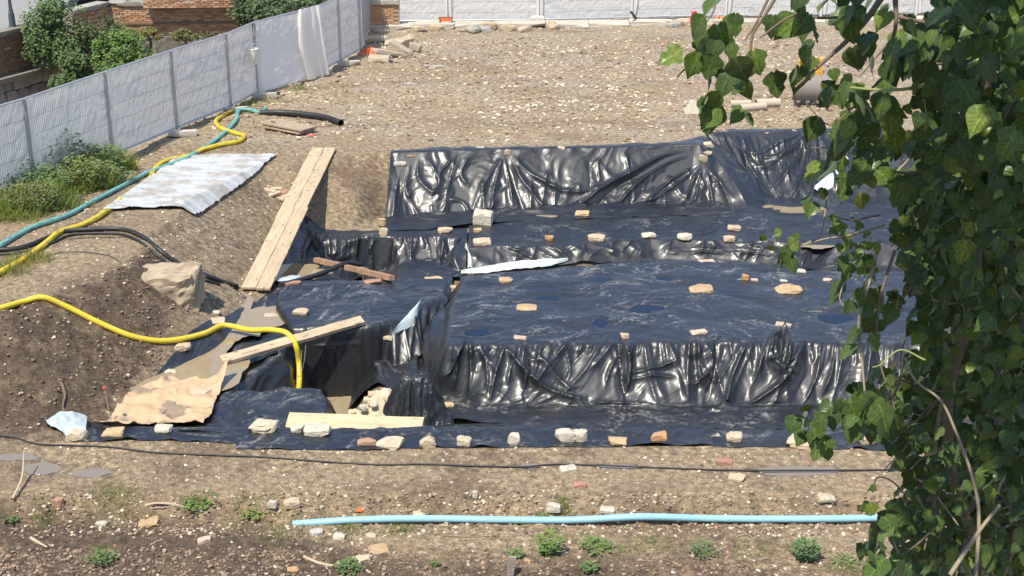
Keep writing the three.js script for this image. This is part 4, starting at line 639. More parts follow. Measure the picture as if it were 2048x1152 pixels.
// ---------- fences ----------
const steel = std([0.50, 0.52, 0.54], { metalness: 0.6, roughness: 0.5 }), wireMat = std([0.33, 0.34, 0.36], { roughness: 0.55, metalness: 0.3 });
const sheetWhite = phys([0.95, 0.92, 0.86], { roughness: 0.95, transmission: 0.42, thickness: 0, side: THREE.DoubleSide, clearcoat: 0.15, clearcoatRoughness: 0.4 }), concrete = std([0.46, 0.43, 0.38], { bumpMap: stoneBump, bumpScale: 0.006 });
const HF = 2.1;
function fencePanel(a, b, label, grp, { front = false, wires = true, wr = 1, sag = 0 } = {}) {
  const A = new THREE.Vector3(a[0], a[2] || 0, -a[1]), B = new THREE.Vector3(b[0], b[2] || 0, -b[1]), L = Math.hypot(B.x - A.x, B.z - A.z), g = group('wire_fence', A, Math.atan2(-(B.z - A.z), B.x - A.x)), rise = B.y - A.y, sk = p => { const q = p.attributes.position; for (let i = 0; i < q.count; i++) q.setY(i, q.getY(i) + rise * q.getX(i) / L); p.computeVertexNormals(); return p; };
  const cyl = (r, h, x, y, rot) => { const c = new THREE.CylinderGeometry(r, r, h, 7); if (rot) c.rotateZ(Math.PI / 2); c.translate(x, y, 0); return c; };
  mesh('frame', sk(mergeGeometries([cyl(0.024, HF, 0.03, HF / 2 + 0.06), cyl(0.024, HF, L - 0.03, HF / 2 + 0.06), cyl(0.024, L - 0.06, L / 2, HF + 0.06, 1), cyl(0.024, L - 0.06, L / 2, 0.12, 1)])), steel, g);
  if (wires) { const W = []; const n = Math.round(L / 0.075); for (let i = 1; i < n; i++) W.push(box(0.0052, HF - 0.08, 0.0052, L * i / n, HF / 2 + 0.08, 0)); for (const y of [0.45, 0.85, 1.25, 1.65]) W.push(box(L - 0.08, 0.007, 0.006, L / 2, y + 0.06, 0.006)); const w = mesh('wire_mesh', sk(mergeGeometries(W)), wireMat, g); w.userData.kind = 'stuff'; }
  const s = rr(0, 80), nu = Math.ceil(L / 0.05), nv = 44, z0 = front ? 0.05 : -0.035;
  const cg = gridGeo(nu, nv, (i, j) => { const x = L * i / nu + (i === 0 ? -0.05 : 0), y = HF * (1 - j / nv) + 0.05, e = Math.min(x, L - x, y * 0.6), q = wr * (0.05 * (ridge(x * 0.9 + y * 1.1 + s, y * 0.7 - x * 0.5, 2) - 0.45) + 0.028 * (ridge(x * 2.6 - y * 2 + s, y * 1.8 + x, 2) - 0.4) + 0.012 * noise(x * 9 + s, y * 4)); const d = clamp(q, -0.09, front ? 0.09 : 0.02); return [x, y - (j === 0 ? sag * Math.sin(Math.PI * i / nu) : 0), z0 + (front ? Math.abs(d) : -Math.abs(d)), x, y]; });
  mesh('cover_sheet', sk(cg), sheetWhite, g);
  { const zf = 0.03, y0 = rr(0.05, 0.5), st = gridGeo(5, 24, (i, j) => { const t = j / 24, w = 0.15 + 0.07 * noise(t * 3 + s, 5); return [0.04 + i / 5 * w, HF * (1 - t) + 0.06 + (t > 0.9 ? 0.02 : 0), zf + 0.035 * Math.abs(Math.sin(i * 1.3 + t * 3 + s)), 0, 0]; }); mesh('lap_strip', sk(st), sheetWhite, g); }
  tag(g, label, 'fence panel', grp); return g;
}
const GL = 'fence panels beside the bank', GFAR = 'fence panels at the far end';
const LEFT_LABEL = ['wire fence panel backed with white sheeting behind the lowest weeds', 'wire fence panel backed with white sheeting behind the tallest weed', 'wire fence panel backed with white sheeting above the weeds, a concrete foot at its end', 'wire fence panel backed with white sheeting where the hoses begin', 'narrow fence panel with a white bucket hung on it', 'fence panel with the white sheet drawn over its wires in slanting creases', 'fence panel half hidden behind a loose hanging sheet', 'short fence panel near the rubble heap', 'last fence panel before the corner of the site'];
FENCE.slice(0, 9).forEach((a, i) => { const b = FENCE[i + 1]; fencePanel(a, b, LEFT_LABEL[i], GL, { front: i === 5, wires: i !== 5, wr: i === 5 ? 1.6 : i === 4 ? 1.2 : 0.9 }); });
{ const a = FENCE[0], b = FENCE[1]; let p = [a[0], a[1], a[2]]; for (let k = 0; k < 1; k++) { const q = [p[0] - (b[0] - a[0]) * 1.2, p[1] - (b[1] - a[1]) * 1.2, 0.25]; fencePanel(q, p, 'wire fence panel backed with white sheeting behind the tall weeds', GL, { wr: 0.5 }); p = q; } }
const FARP = [[746, 48], [893, 47], [1075, 45], [1262, 40], [1450, 36], [1640, 33], [1830, 30], [2020, 27], [2215, 24]].map(p => [...U(p[0], p[1], 0), 0]);
for (let i = 0; i < 8; i++) fencePanel(FARP[i], FARP[i + 1], i < 3 ? ['bright white sheeted fence panel at the far corner', 'bright white sheeted fence panel behind the orange crate', 'bright white sheeted fence panel with slanting creases and a stone foot'][i] : 'white sheeted far fence panel seen through the ivy', GFAR, { wr: 1.1 });
for (let i = 1; i < 8; i++) { // pale posts where the far panels meet
  const p = FARP[i], g = box(0.09, 2.2, 0.06, 0, 1.1, 0.09), o = mesh('fence_post', g, std([0.62, 0.64, 0.66], { roughness: 0.6 })); o.position.set(p[0], 0.02, -p[1]); tag(o, i === 1 ? 'pale post beside the orange crate at the far fence' : i === 2 ? 'pale post on a stone foot at the far fence' : 'pale post between far fence panels behind the ivy', 'fence post', 'posts of the far fence');
}
for (const [i, dx, df, l] of [[2, 0.1, -0.35, 'concrete fence foot among the weeds'], [3, 0.25, -0.5, 'long concrete fence foot beside the yellow hose end'], [4, 0.2, -0.35, 'concrete fence foot at the teal hose end'], [5, 0.25, -0.4, 'concrete fence foot half overgrown by grass'], [7, 0.3, -0.4, 'pale concrete fence foot beyond the loose hanging sheet']]) { const p = FENCE[i], g = rockGeo(0.72, 0.15, 0.24, { tone: [0.50, 0.47, 0.41], boxy: 0.97, cuts: 4, rough: 0.015 }), o = mesh('concrete_block', g, stoneMat); o.position.set(p[0] + dx, Gs(p[0] + dx, p[1] + df) + 0.01, -(p[1] + df)); o.rotation.y = 0.25; tag(o, l, 'concrete block', 'concrete feet of the fence'); }
{ const p = FARP[2], o = mesh('concrete_block', rockGeo(0.5, 0.3, 0.35, { tone: [0.6, 0.57, 0.5], boxy: 0.9 }), stoneMat); o.position.set(p[0], 0, -p[1] + 0.25); tag(o, 'pale stone foot under a far fence post', 'concrete block', 'concrete feet of the fence'); }
// loose sheet hanging over the left-hand fence
{ const a = FENCE[6], b = FENCE[5], dir = [b[0] - a[0], b[1] - a[1]], L = Math.hypot(...dir), g = gridGeo(40, 50, (i, j) => { const u = i / 40, t = j / 50, k = 0.34 * u * (1 + 0.15 * Math.sin(t * 4)) + 0.02; return [a[0] + dir[0] * k + 0.14 + 0.07 * Math.sin(u * 17 + t * 1.2) * (0.3 + t) + 0.12 * t, 2.2 * (1 - t) + 0.04 + 0.02 * noise(u * 6, 2), -(a[1] + dir[1] * k) + 0.05 + 0.05 * Math.sin(u * 23), u, t]; }); tag(mesh('hanging_sheet', g, sheetWhite), 'loose white sheet hanging in folds over the fence', 'sheet'); }
// bucket on the fence
{ const p = FENCE[4], q = FENCE[5], k = 0.72, c = new THREE.Vector3(mix(p[0], q[0], k) + 0.16, 1.05, -mix(p[1], q[1], k) + 0.05), g = group('bucket', c); const prof = [[0.0, 0], [0.12, 0], [0.155, 0.42], [0.165, 0.42], [0.165, 0.45], [0.145, 0.45], [0.115, 0.02], [0, 0.02]].map(v => new THREE.Vector2(...v)); mesh('pail', new THREE.LatheGeometry(prof, 20), std([0.74, 0.73, 0.68], { roughness: 0.5, side: THREE.DoubleSide }), g); const h = new THREE.TorusGeometry(0.16, 0.006, 5, 20, Math.PI); h.translate(0, 0.43, 0); mesh('handle', h, steel, g); tag(g, 'white bucket hanging on the fence', 'bucket'); }
// ---------- kerb of slabs before the far fence ----------
{ const g = group('kerb', new THREE.Vector3(0, 0, 0)); g.userData = { label: 'worn stone kerb along the far fence', category: 'kerb', kind: 'structure' };
  for (let px = 735; px < 2200;) { const w = rr(60, 105), y = mix(56, 40, (px - 735) / 1300), a = U(px, y, 0), b = U(px + w, y - 1, 0), L = Math.hypot(b[0] - a[0], b[1] - a[1]); const o = mesh('slab', rockGeo(L * 0.985, 0.17 + rr(0, 0.04), 0.75, { tone: (k => [0.50 * k, 0.455 * k, 0.385 * k])(rr(0.9, 1.1)), boxy: 0.96, cuts: 3, rough: 0.02, detail: 6 }), stoneMat, g); o.position.set((a[0] + b[0]) / 2, -0.03, -(a[1] + b[1]) / 2); px += w; }
  for (let k = 0; k < 34; k++) { const px = k < 22 ? rr(730, 1160) : rr(1280, 1420), y = mix(64, 50, (px - 735) / 700) + rr(-3, 4) + (k < 12 ? 3 : 0), p = U(px, y, 0), w = rr(0.18, 0.6), o = mesh('stone', rockGeo(w, w * rr(0.3, 0.55), w * rr(0.5, 0.9), { tone: pickOf([TONE.tan, TONE.tan, TONE.grey, TONE.sand]).map(v => v * 0.85), detail: 5 }), stoneMat, g); o.position.set(p[0], -0.03, -p[1]); o.rotation.y = rr(0, 3); } }
// ---------- rubble, crates and scraps at the far end ----------
[[775, 118, 70, 10, -0.25, 'long leaning slab of broken concrete in the rubble heap'], [758, 126, 45, 10, 0.1, 'low slab of broken concrete at the front of the rubble heap'], [800, 112, 50, 9, -0.5, 'steep slab of broken concrete in the rubble heap'], [815, 96, 34, 18, 0.3, 'upper block of broken concrete in the rubble heap'], [828, 106, 26, 14, -0.2, 'pinkish block of broken concrete in the rubble heap'], [790, 92, 42, 10, 0.2, 'flat slab of broken concrete behind the rubble heap'], [745, 84, 60, 10, 0.05, 'broad flat slab of broken concrete by the corner fence']].forEach(([x, y, w, h, roll, l], i) => { const p = hit(x, y), s = LENS / (p[2] * CP + EYE * SP), o = mesh('concrete_slab', rockGeo(w / s, h / s * 0.9, w / s * 0.55, { tone: [0.43, 0.365, 0.27], boxy: 0.9, cuts: 6, rough: 0.03 }), stoneMat); o.position.set(p[0], p[1] + (i < 5 ? 0.04 + Math.abs(roll) * 0.25 : 0), -p[2] - 0.2); o.rotation.set(0.3 * (i % 2), rr(-0.5, 0.5), roll); tag(o, l, 'concrete slab', 'rubble heap by the fence corner'); });
{ const c = at(740, 106), n = 36, g = gridGeo(n, n, (i, j) => { const u = i / n * 2 - 1, v = j / n * 2 - 1, r = Math.hypot(u, v); return [u * 0.34, 0.16 * sstep(1.1, 0.2, r) + 0.12 * (ridge(u * 2.5, v * 2.5, 3) - 0.35) * sstep(1.1, 0.5, r), v * 0.34, u, v]; }), o = mesh('safety_netting', g, std([0.80, 0.14, 0.03], { roughness: 0.6, side: THREE.DoubleSide })); o.position.copy(c); tag(o, 'crumpled bright orange netting beside the rubble heap', 'netting'); }
{ const c = at(891, 53), g = group('crate', c), m = std([0.80, 0.17, 0.05], { roughness: 0.5 }), dk = std([0.10, 0.06, 0.05]); mesh('floor_panel', box(0.42, 0.03, 0.36, 0, 0.015, 0), m, g); mesh('side_panel', mergeGeometries([box(0.03, 0.30, 0.36, -0.215, 0.15, 0), box(0.03, 0.30, 0.36, 0.215, 0.15, 0), box(0.40, 0.30, 0.025, 0, 0.15, -0.17), box(0.40, 0.16, 0.025, 0, 0.08, 0.17)]), m, g); mesh('rim', mergeGeometries([box(0.03, 0.03, 0.38, -0.235, 0.315, 0), box(0.03, 0.03, 0.38, 0.235, 0.315, 0), box(0.44, 0.03, 0.03, 0, 0.315, -0.185)]), dk, g); tag(g, 'open orange plastic crate with a dark rim at the far fence', 'crate'); }
{ const c = at(1385, 55), g = group('ribbon_stake', c); mesh('stake', box(0.04, 0.55, 0.04, 0, 0.26, 0), WOOD.grey, g); const r = gridGeo(6, 14, (i, j) => [(i / 6 - 0.5) * 0.22 + 0.04 * Math.sin(j * 0.6), 0.62 - j / 14 * 0.6, 0.05 + 0.04 * Math.sin(j * 0.8 + i * 0.4), 0, 0]); mesh('ribbon', r, std([0.80, 0.10, 0.16], { side: THREE.DoubleSide }), g); tag(g, 'stake with a pink red ribbon near the far kerb', 'marker stake'); }
{ const c = at(1445, 42), o = mesh('plastic_scrap', gridGeo(14, 14, (i, j) => { const u = i / 7 - 1, v = j / 7 - 1; return [u * 0.22, 0.12 + 0.1 * noise(u * 2, v * 2), v * 0.2, 0, 0]; }), std([0.85, 0.22, 0.05], { side: THREE.DoubleSide })); o.position.copy(c); tag(o, 'small orange plastic scrap at the far kerb behind ivy', 'scrap'); }
{ const a = V(1276, 42, 0.02), b = V(1262, 24, 0.55), o = mesh('prop_bar', strut(a, b.clone().add(new THREE.Vector3(0, 0, -0.1)), 0.08, 0.05), std([0.06, 0.055, 0.05])); tag(o, 'short dark bar leaning on the far fence', 'bar'); }
// warning tape scraps on the dirt
{ const c = at(612, 273), g = []; for (let k = 0; k < 14; k++) { const b = new THREE.PlaneGeometry(rr(0.1, 0.3), 0.05, 4, 1); b.rotateX(-Math.PI / 2 + rr(-0.3, 0.3)); b.rotateY(rr(-0.7, 0.7)); b.translate(rr(-0.42, 0.42), rr(0.012, 0.05), rr(-0.16, 0.16)); const n = b.attributes.position.count, col = new Float32Array(n * 3), red = k % 2; for (let i = 0; i < n; i++) col.set(red ? [0.62, 0.12, 0.11] : [0.68, 0.60, 0.56], i * 3); b.setAttribute('color', new THREE.BufferAttribute(col, 3)); g.push(b); } const o = mesh('barrier_tape', mergeGeometries(g), std([1, 1, 1], { vertexColors: true, side: THREE.DoubleSide })); o.position.copy(c); tag(o, 'tangle of dirty red and white barrier tape by the boards', 'tape'); }
// excavator bucket
{ const p = at(1622, 204), g = group('excavator_bucket', p, -0.12), grey = std([0.23, 0.205, 0.185], { roughness: 0.75, metalness: 0.1, bumpMap: stoneBump, bumpScale: 0.004, side: THREE.DoubleSide }), amber = std([0.56, 0.32, 0.05], { roughness: 0.6 });
  const prof = t => { const a = mix(2.0, -0.75, t); return [0.52 * Math.cos(a) + 0.05, 0.46 + 0.46 * Math.sin(a)]; }; // z, y of the scoop
  mesh('scoop', gridGeo(16, 24, (i, j) => { const [z, y] = prof(j / 24); const w = mix(0.46, 0.60, j / 24); return [(i / 8 - 1) * w, y, z, 0, 0]; }), grey, g);
  for (const s of [-1, 1]) { const sh = new THREE.Shape(); for (let j = 0; j <= 24; j++) { const [z, y] = prof(j / 24); j ? sh.lineTo(z, y) : sh.moveTo(z, y); } sh.lineTo(-0.35, 0.35); const e = new THREE.ExtrudeGeometry(sh, { depth: 0.03, bevelEnabled: false }); e.rotateY(-Math.PI / 2); e.translate(s * 0.53 + 0.015, 0, 0); mesh('side_plate', e, grey, g); }
  for (const s of [-1, 1]) { const sh = new THREE.Shape(); sh.moveTo(-0.30, 0); sh.lineTo(0.30, 0); sh.lineTo(0.24, 0.30); sh.absarc(0.12, 0.36, 0.13, 0, Math.PI, false); sh.lineTo(-0.2, 0.42); sh.lineTo(-0.3, 0.2); const ho = new THREE.Path(); ho.absarc(0.12, 0.36, 0.055, 0, Math.PI * 2, true); sh.holes.push(ho); const e = new THREE.ExtrudeGeometry(sh, { depth: 0.05, bevelEnabled: true, bevelSize: 0.01, bevelThickness: 0.01, bevelSegments: 1 }); e.rotateY(-Math.PI / 2 + 0.5 * s); e.translate(s * 0.2 - 0.1, 0.86, 0.05); mesh('ear', e, amber, g); }
  const pin = new THREE.CylinderGeometry(0.05, 0.05, 0.5, 12); pin.rotateZ(Math.PI / 2); pin.translate(-0.1, 1.2, 0.12); mesh('pin', pin, std([0.3, 0.2, 0.1], { metalness: 0.5 }), g); mesh('bracket', box(0.5, 0.22, 0.3, -0.1, 0.83, 0.14), amber, g);
  for (let k = 0; k < 4; k++) { const t = box(0.1, 0.05, 0.2, -0.42 + k * 0.28, 0.12, 0.48); mesh('tooth', t, grey, g); }
  tag(g, 'worn excavator bucket with amber coupling ears standing on the gravel', 'excavator bucket'); }
for (const [x, y, r, l, a, lab] of [[1535, 215, 0.13, 0.7, 0.15, 'pale clay pipe with its end towards the excavator bucket'], [1505, 222, 0.11, 0.8, 0.35, 'pale clay pipe in front, its open end showing'], [1480, 214, 0.10, 0.6, 0.1, 'pale clay pipe at the back beside the rags']]) { const o = mesh('clay_pipe', new THREE.LatheGeometry([[r, -l / 2], [r, l / 2], [r - 0.02, l / 2], [r - 0.02, -l / 2], [r, -l / 2]].map(v => new THREE.Vector2(...v)), 18), std([0.46, 0.40, 0.30], { roughness: 0.8, side: THREE.DoubleSide })); o.position.copy(at(x, y, r)); o.rotation.set(0, a, Math.PI / 2, 'YXZ'); tag(o, lab, 'pipe', 'short clay pipes on the gravel'); }
{ const c = at(1395, 222), n = 40, o = mesh('rag_heap', gridGeo(n, n, (i, j) => { const u = i / n * 2 - 1, v = j / n * 2 - 1, r = Math.hypot(u, v); return [u * 0.5, 0.22 * sstep(1, 0.2, r) + 0.16 * (ridge(u * 1.5 + v * 3, v * 3, 3) - 0.35) * sstep(1.1, 0.5, r), v * 0.42, u, v]; }), std([0.40, 0.36, 0.29], { side: THREE.DoubleSide })); o.position.copy(c); tag(o, 'heap of grey brown rags under the hanging ivy leaves', 'rags'); }
// brick bits by the ramp
[[545, 392, 34, 9, 0.5], [556, 397, 30, 9, -0.4], [563, 388, 26, 9, 0.2], [540, 384, 26, 8, -0.3], [572, 394, 24, 9, 0.7], [553, 380, 22, 7, 0.1]].forEach(([x, y, w, h, a]) => { const p = hit(x, y), s = LENS / (p[2] * CP + (EYE - p[1]) * SP), o = mesh('brick_fragment', rockGeo(w / s, 0.075, 0.13, { tone: pickOf([TONE.tan, TONE.red, TONE.sand, TONE.brick]), boxy: 0.92, cuts: 6, detail: 5 }), stoneMat); o.position.set(p[0], p[1] + 0.0, -p[2]); o.rotation.set(0.3, a, 0.2 * a); tag(o, 'broken brick in the small heap beside the plank ramp', 'brick', 'broken bricks heaped beside the ramp'); });
// ---------- walls, road and lamp beyond the ditch ----------
const asphalt = std([0.25, 0.245, 0.235], { roughness: 0.9, bumpMap: stoneBump, bumpScale: 0.004 }), plaster = std([0.36, 0.345, 0.31], { map: soilTex, roughness: 0.9 }), mortar = std([0.40, 0.33, 0.25]);
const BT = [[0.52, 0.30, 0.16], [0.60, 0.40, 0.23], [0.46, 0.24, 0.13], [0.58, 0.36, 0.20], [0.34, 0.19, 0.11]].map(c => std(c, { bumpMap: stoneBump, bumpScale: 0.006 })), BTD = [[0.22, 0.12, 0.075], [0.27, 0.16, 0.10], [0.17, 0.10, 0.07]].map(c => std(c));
const BG = [0.98, 0.94, 0.86].map(k => new THREE.BoxGeometry(0.262 * k, 0.058, 0.05));
function brickWall(name, label, a, b, y0, y1, { mats = BT, cap = 0.16, capTone = [0.36, 0.34, 0.30], below = 0, deep = 0.4, most = 300, from = 0, to = 1e9 } = {}) {
  const A = new THREE.Vector3(a[0], y0, -a[1]), B = new THREE.Vector3(b[0], y0, -b[1]), L = A.distanceTo(B), g = group(name, A, Math.atan2(-(B.z - A.z), B.x - A.x)), H = y1 - y0;
  mesh('mortar', box(L, H, deep, L / 2, H / 2, -deep / 2), mortar, g); if (below) mesh('footing', box(L + 0.1, below, deep + 0.5, L / 2, -below / 2, -deep / 2 + 0.05), plaster, g);
  let n = 0; const rest = [];
  for (let r = 0; r * 0.075 + 0.04 < H; r++) for (let x = 0.14 + (r % 2) * 0.14; x < L - 0.1; x += 0.28) { if (rnd() < 0.03) continue; const z = 0.012 + rr(-0.008, 0.012); if (n < most && x >= from && x <= to) { const o = mesh('brick', pickOf(BG), pickOf(mats), g); o.position.set(x, r * 0.075 + 0.04, z - 0.01); n++; } else { const q = BG[0].clone(); q.translate(x, r * 0.075 + 0.04, z - 0.01); rest.push(q); } }
  if (rest.length) { const m = mesh('brickwork', mergeGeometries(rest), mats[0], g); m.userData.kind = 'stuff'; }
  if (cap) for (let x = 0; x < L;) { const w = Math.min(rr(0.55, 1.0), L - x), o = mesh('coping_stone', rockGeo(w * 0.985, cap, deep + 0.16, { tone: (k => capTone.map(v => v * k))(rr(0.75, 1.25)), boxy: 0.98, cuts: 2, rough: 0.01, detail: 3 }), stoneMat, g); o.position.set(x + w / 2, H, -deep / 2 + 0.02); x += w; }
  return tag(g, label, 'wall'); }
const W0 = U(222, 72, -0.2), W1 = U(490, 70, -0.2), W2 = U(800, 68, -0.2), Wc = U(150, 92, -0.2);
brickWall('brick_wall', 'sunlit orange brick parapet with a grey coping beyond the fence', W0, W1, -0.2, 0.92, { below: 4.5 });
brickWall('brick_wall', 'brick parapet continuing behind the leafy tree at the fence corner', W1, W2, -0.2, 0.92, { below: 4.5, most: 120 });
brickWall('brick_wall', 'short end of the brick parapet angled towards the dark bush', Wc, W0, -0.2, 0.92, { below: 4.5, most: 120 });
{ const g = mesh('string_course', box(6.0, 0.07, 0.1, 0, 0, 0), std([0.20, 0.14, 0.09])); const m = [(W0[0] + W1[0]) / 2, (W0[1] + W1[1]) / 2]; g.position.set(m[0], 0.27, -m[1] + 0.03); g.rotation.y = Math.atan2(W1[1] - W0[1], W1[0] - W0[0]); tag(g, 'dark projecting brick course along the sunlit parapet', 'brick course'); }
const F0 = U(286, 14, 0.95), F1 = U(470, 12, 0.95); brickWall('brick_wall', 'low brick wall on the far side of the road', F0, F1, 0.9, 2.6, { cap: 0, most: 200 });
const K0 = U(-160, 106, 1.0), K1 = U(62, 56, 1.0);
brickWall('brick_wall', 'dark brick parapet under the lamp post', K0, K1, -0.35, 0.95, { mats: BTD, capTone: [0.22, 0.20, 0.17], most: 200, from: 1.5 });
{ // battered stone wall below it
  const A = new THREE.Vector3(K0[0], 0, -K0[1]), B = new THREE.Vector3(K1[0], 0, -K1[1]), L = A.distanceTo(B) + 1.2, g = group('stone_retaining_wall', new THREE.Vector3(A.x, -4.4, A.z), Math.atan2(-(B.z - A.z), B.x - A.x)); mesh('core', box(L, 4.0, 0.5, L / 2, 2.0, -0.1), plaster, g);
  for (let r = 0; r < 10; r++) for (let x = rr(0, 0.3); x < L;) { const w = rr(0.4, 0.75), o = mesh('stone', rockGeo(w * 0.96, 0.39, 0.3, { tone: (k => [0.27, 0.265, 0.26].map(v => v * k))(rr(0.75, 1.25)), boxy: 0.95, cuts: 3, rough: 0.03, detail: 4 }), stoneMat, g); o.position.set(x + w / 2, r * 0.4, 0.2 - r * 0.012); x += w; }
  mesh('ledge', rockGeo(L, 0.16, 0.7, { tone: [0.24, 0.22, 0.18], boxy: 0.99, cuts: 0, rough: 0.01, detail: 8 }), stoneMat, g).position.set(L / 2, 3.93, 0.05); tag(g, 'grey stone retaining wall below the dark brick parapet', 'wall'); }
tag(mesh('road', box(60, 0.2, 60, -42, 0.72, -86), asphalt), 'pale grey road beyond the parapets', 'road', null, 'structure');
{ const g = mesh('pavement', (() => { const s = new THREE.Shape(); const q = [[K0[0] - 6, -K0[1] - 0.45], [K1[0], -K1[1] - 0.45], [K1[0] - 1, -K1[1] - 9], [K0[0] - 8, -K0[1] - 9]]; q.forEach(([x, z], i) => i ? s.lineTo(x, -z) : s.moveTo(x, -z)); const e = new THREE.ExtrudeGeometry(s, { depth: 0.3, bevelEnabled: false }); e.rotateX(-Math.PI / 2); e.translate(0, 0.6, 0); return e; })(), asphalt); tag(g, 'pale paving beside the lamp post', 'pavement', null, 'structure'); }
{ const c = V(26, 58, 1.02), o = group('lamp_post', c), prof = [[0.15, 0], [0.15, 0.06], [0.11, 0.12], [0.095, 0.5], [0.075, 0.55], [0.075, 0.62], [0.06, 0.66], [0.05, 0.95], [0.07, 1.0], [0.05, 1.05], [0.05, 1.12], [0.075, 1.17], [0.045, 1.22], [0.04, 3.2]].map(v => new THREE.Vector2(...v)); mesh('column', new THREE.LatheGeometry(prof, 12), std([0.075, 0.095, 0.115], { roughness: 0.5, metalness: 0.3 }), o); const head = new THREE.CylinderGeometry(0.2, 0.12, 0.45, 6); head.translate(0, 3.45, 0); mesh('lantern', head, std([0.5, 0.5, 0.45]), o); mesh('roof', (() => { const r = new THREE.ConeGeometry(0.26, 0.2, 6); r.translate(0, 3.77, 0); return r; })(), std([0.075, 0.095, 0.115]), o); tag(o, 'dark grey iron lamp post on the parapet', 'lamp post'); }
{ const a = V(254, 66, -0.2), o = mesh('metal_pole', (() => { const c = new THREE.CylinderGeometry(0.035, 0.04, 4.5, 8); c.translate(0, 2.25, 0); return c; })(), std([0.30, 0.31, 0.30], { metalness: 0.4 })); o.position.set(a.x, -0.35, a.z + 0.25); o.rotation.z = 0.03; tag(o, 'thin grey pole in front of the sunlit brick parapet', 'pole'); }
// ---------- leaves ----------
const veinTex = dataTex(256, (u, v) => { // u across, v from stalk to tip
  const c = Math.abs(u - 0.5); let k = sstep(0.022, 0.006, c) * sstep(1.0, 0.7, v);
  for (let i = 0; i < 5; i++) { const v0 = 0.02 + i * 0.15, sl = 0.9 - i * 0.06, y = v0 + c * sl * 1.3 + 0.03 * Math.sin(c * 20); k = Math.max(k, 0.75 * sstep(0.016, 0.003, Math.abs(v - y)) * sstep(0.5, 0.3, c)); }
  const n = 0.86 + 0.25 * tileNoise(u, v, 9, 4.4) + 0.15 * tileNoise(u, v, 30, 12.4); return [mix(0.62, 1.0, k) * n, mix(0.70, 1.0, k) * n, mix(0.50, 0.95, k) * n]; }, true);
const leafMat = (c, t = 0.35) => phys(c, { map: veinTex, roughness: 0.95, transmission: t, thickness: 0, side: THREE.DoubleSide, clearcoat: 0.4, clearcoatRoughness: 0.3 });
const IVY = [leafMat([0.19, 0.285, 0.030], 0.25), leafMat([0.13, 0.205, 0.027], 0.2), leafMat([0.29, 0.40, 0.040], 0.3), leafMat([0.48, 0.56, 0.055], 0.4), leafMat([0.15, 0.255, 0.045], 0.2), leafMat([0.17, 0.085, 0.035], 0.2)];
function leafGeo(prof, { droop = 0.25, vee = 0.18, wave = 0.05, back = 0.045, s = 0 } = {}) { // unit leaf: stalk at 0, tip along +z, normal +y
  const n = prof.length - 1, m = 4;
  return gridGeo(m, n, (i, j) => { const t = j / n, w = prof[j], q = i / m * 2 - 1, x = q * w, y = -droop * t * t + vee * Math.abs(x) - 0.25 * x * x + wave * noise(x * 3 + s, t * 4 + s) * Math.abs(q); return [x, y, t - back * Math.abs(q) * (1 - t) * (1 - t) * 2.2, 0.5 + x * 0.95, t]; });
}
const LOBED = [0.10, 0.36, 0.50, 0.47, 0.30, 0.33, 0.26, 0.13, 0.0], OVATE = [0.06, 0.30, 0.42, 0.44, 0.38, 0.29, 0.19, 0.09, 0.0], HEART = [0.12, 0.40, 0.50, 0.50, 0.44, 0.33, 0.20, 0.08, 0.0];
const LEAF = [leafGeo(LOBED, { s: 1 }), leafGeo(HEART, { s: 5, droop: 0.35 }), leafGeo(OVATE, { s: 9, vee: 0.3 }), leafGeo(LOBED, { s: 13, droop: -0.12, vee: 0.28, wave: 0.1 }), leafGeo(HEART, { s: 21, vee: 0.4, droop: 0.15 })];
const X3 = new THREE.Vector3(), Y3 = new THREE.Vector3(), Z3 = new THREE.Vector3();
function leafMatrix(p, tip, nor, s) { Z3.copy(tip).normalize(); X3.crossVectors(nor, Z3).normalize(); Y3.crossVectors(Z3, X3); const m = new THREE.Matrix4().makeBasis(X3.clone().multiplyScalar(s), Y3.clone().multiplyScalar(s), Z3.clone().multiplyScalar(s)); m.setPosition(p); return m; }
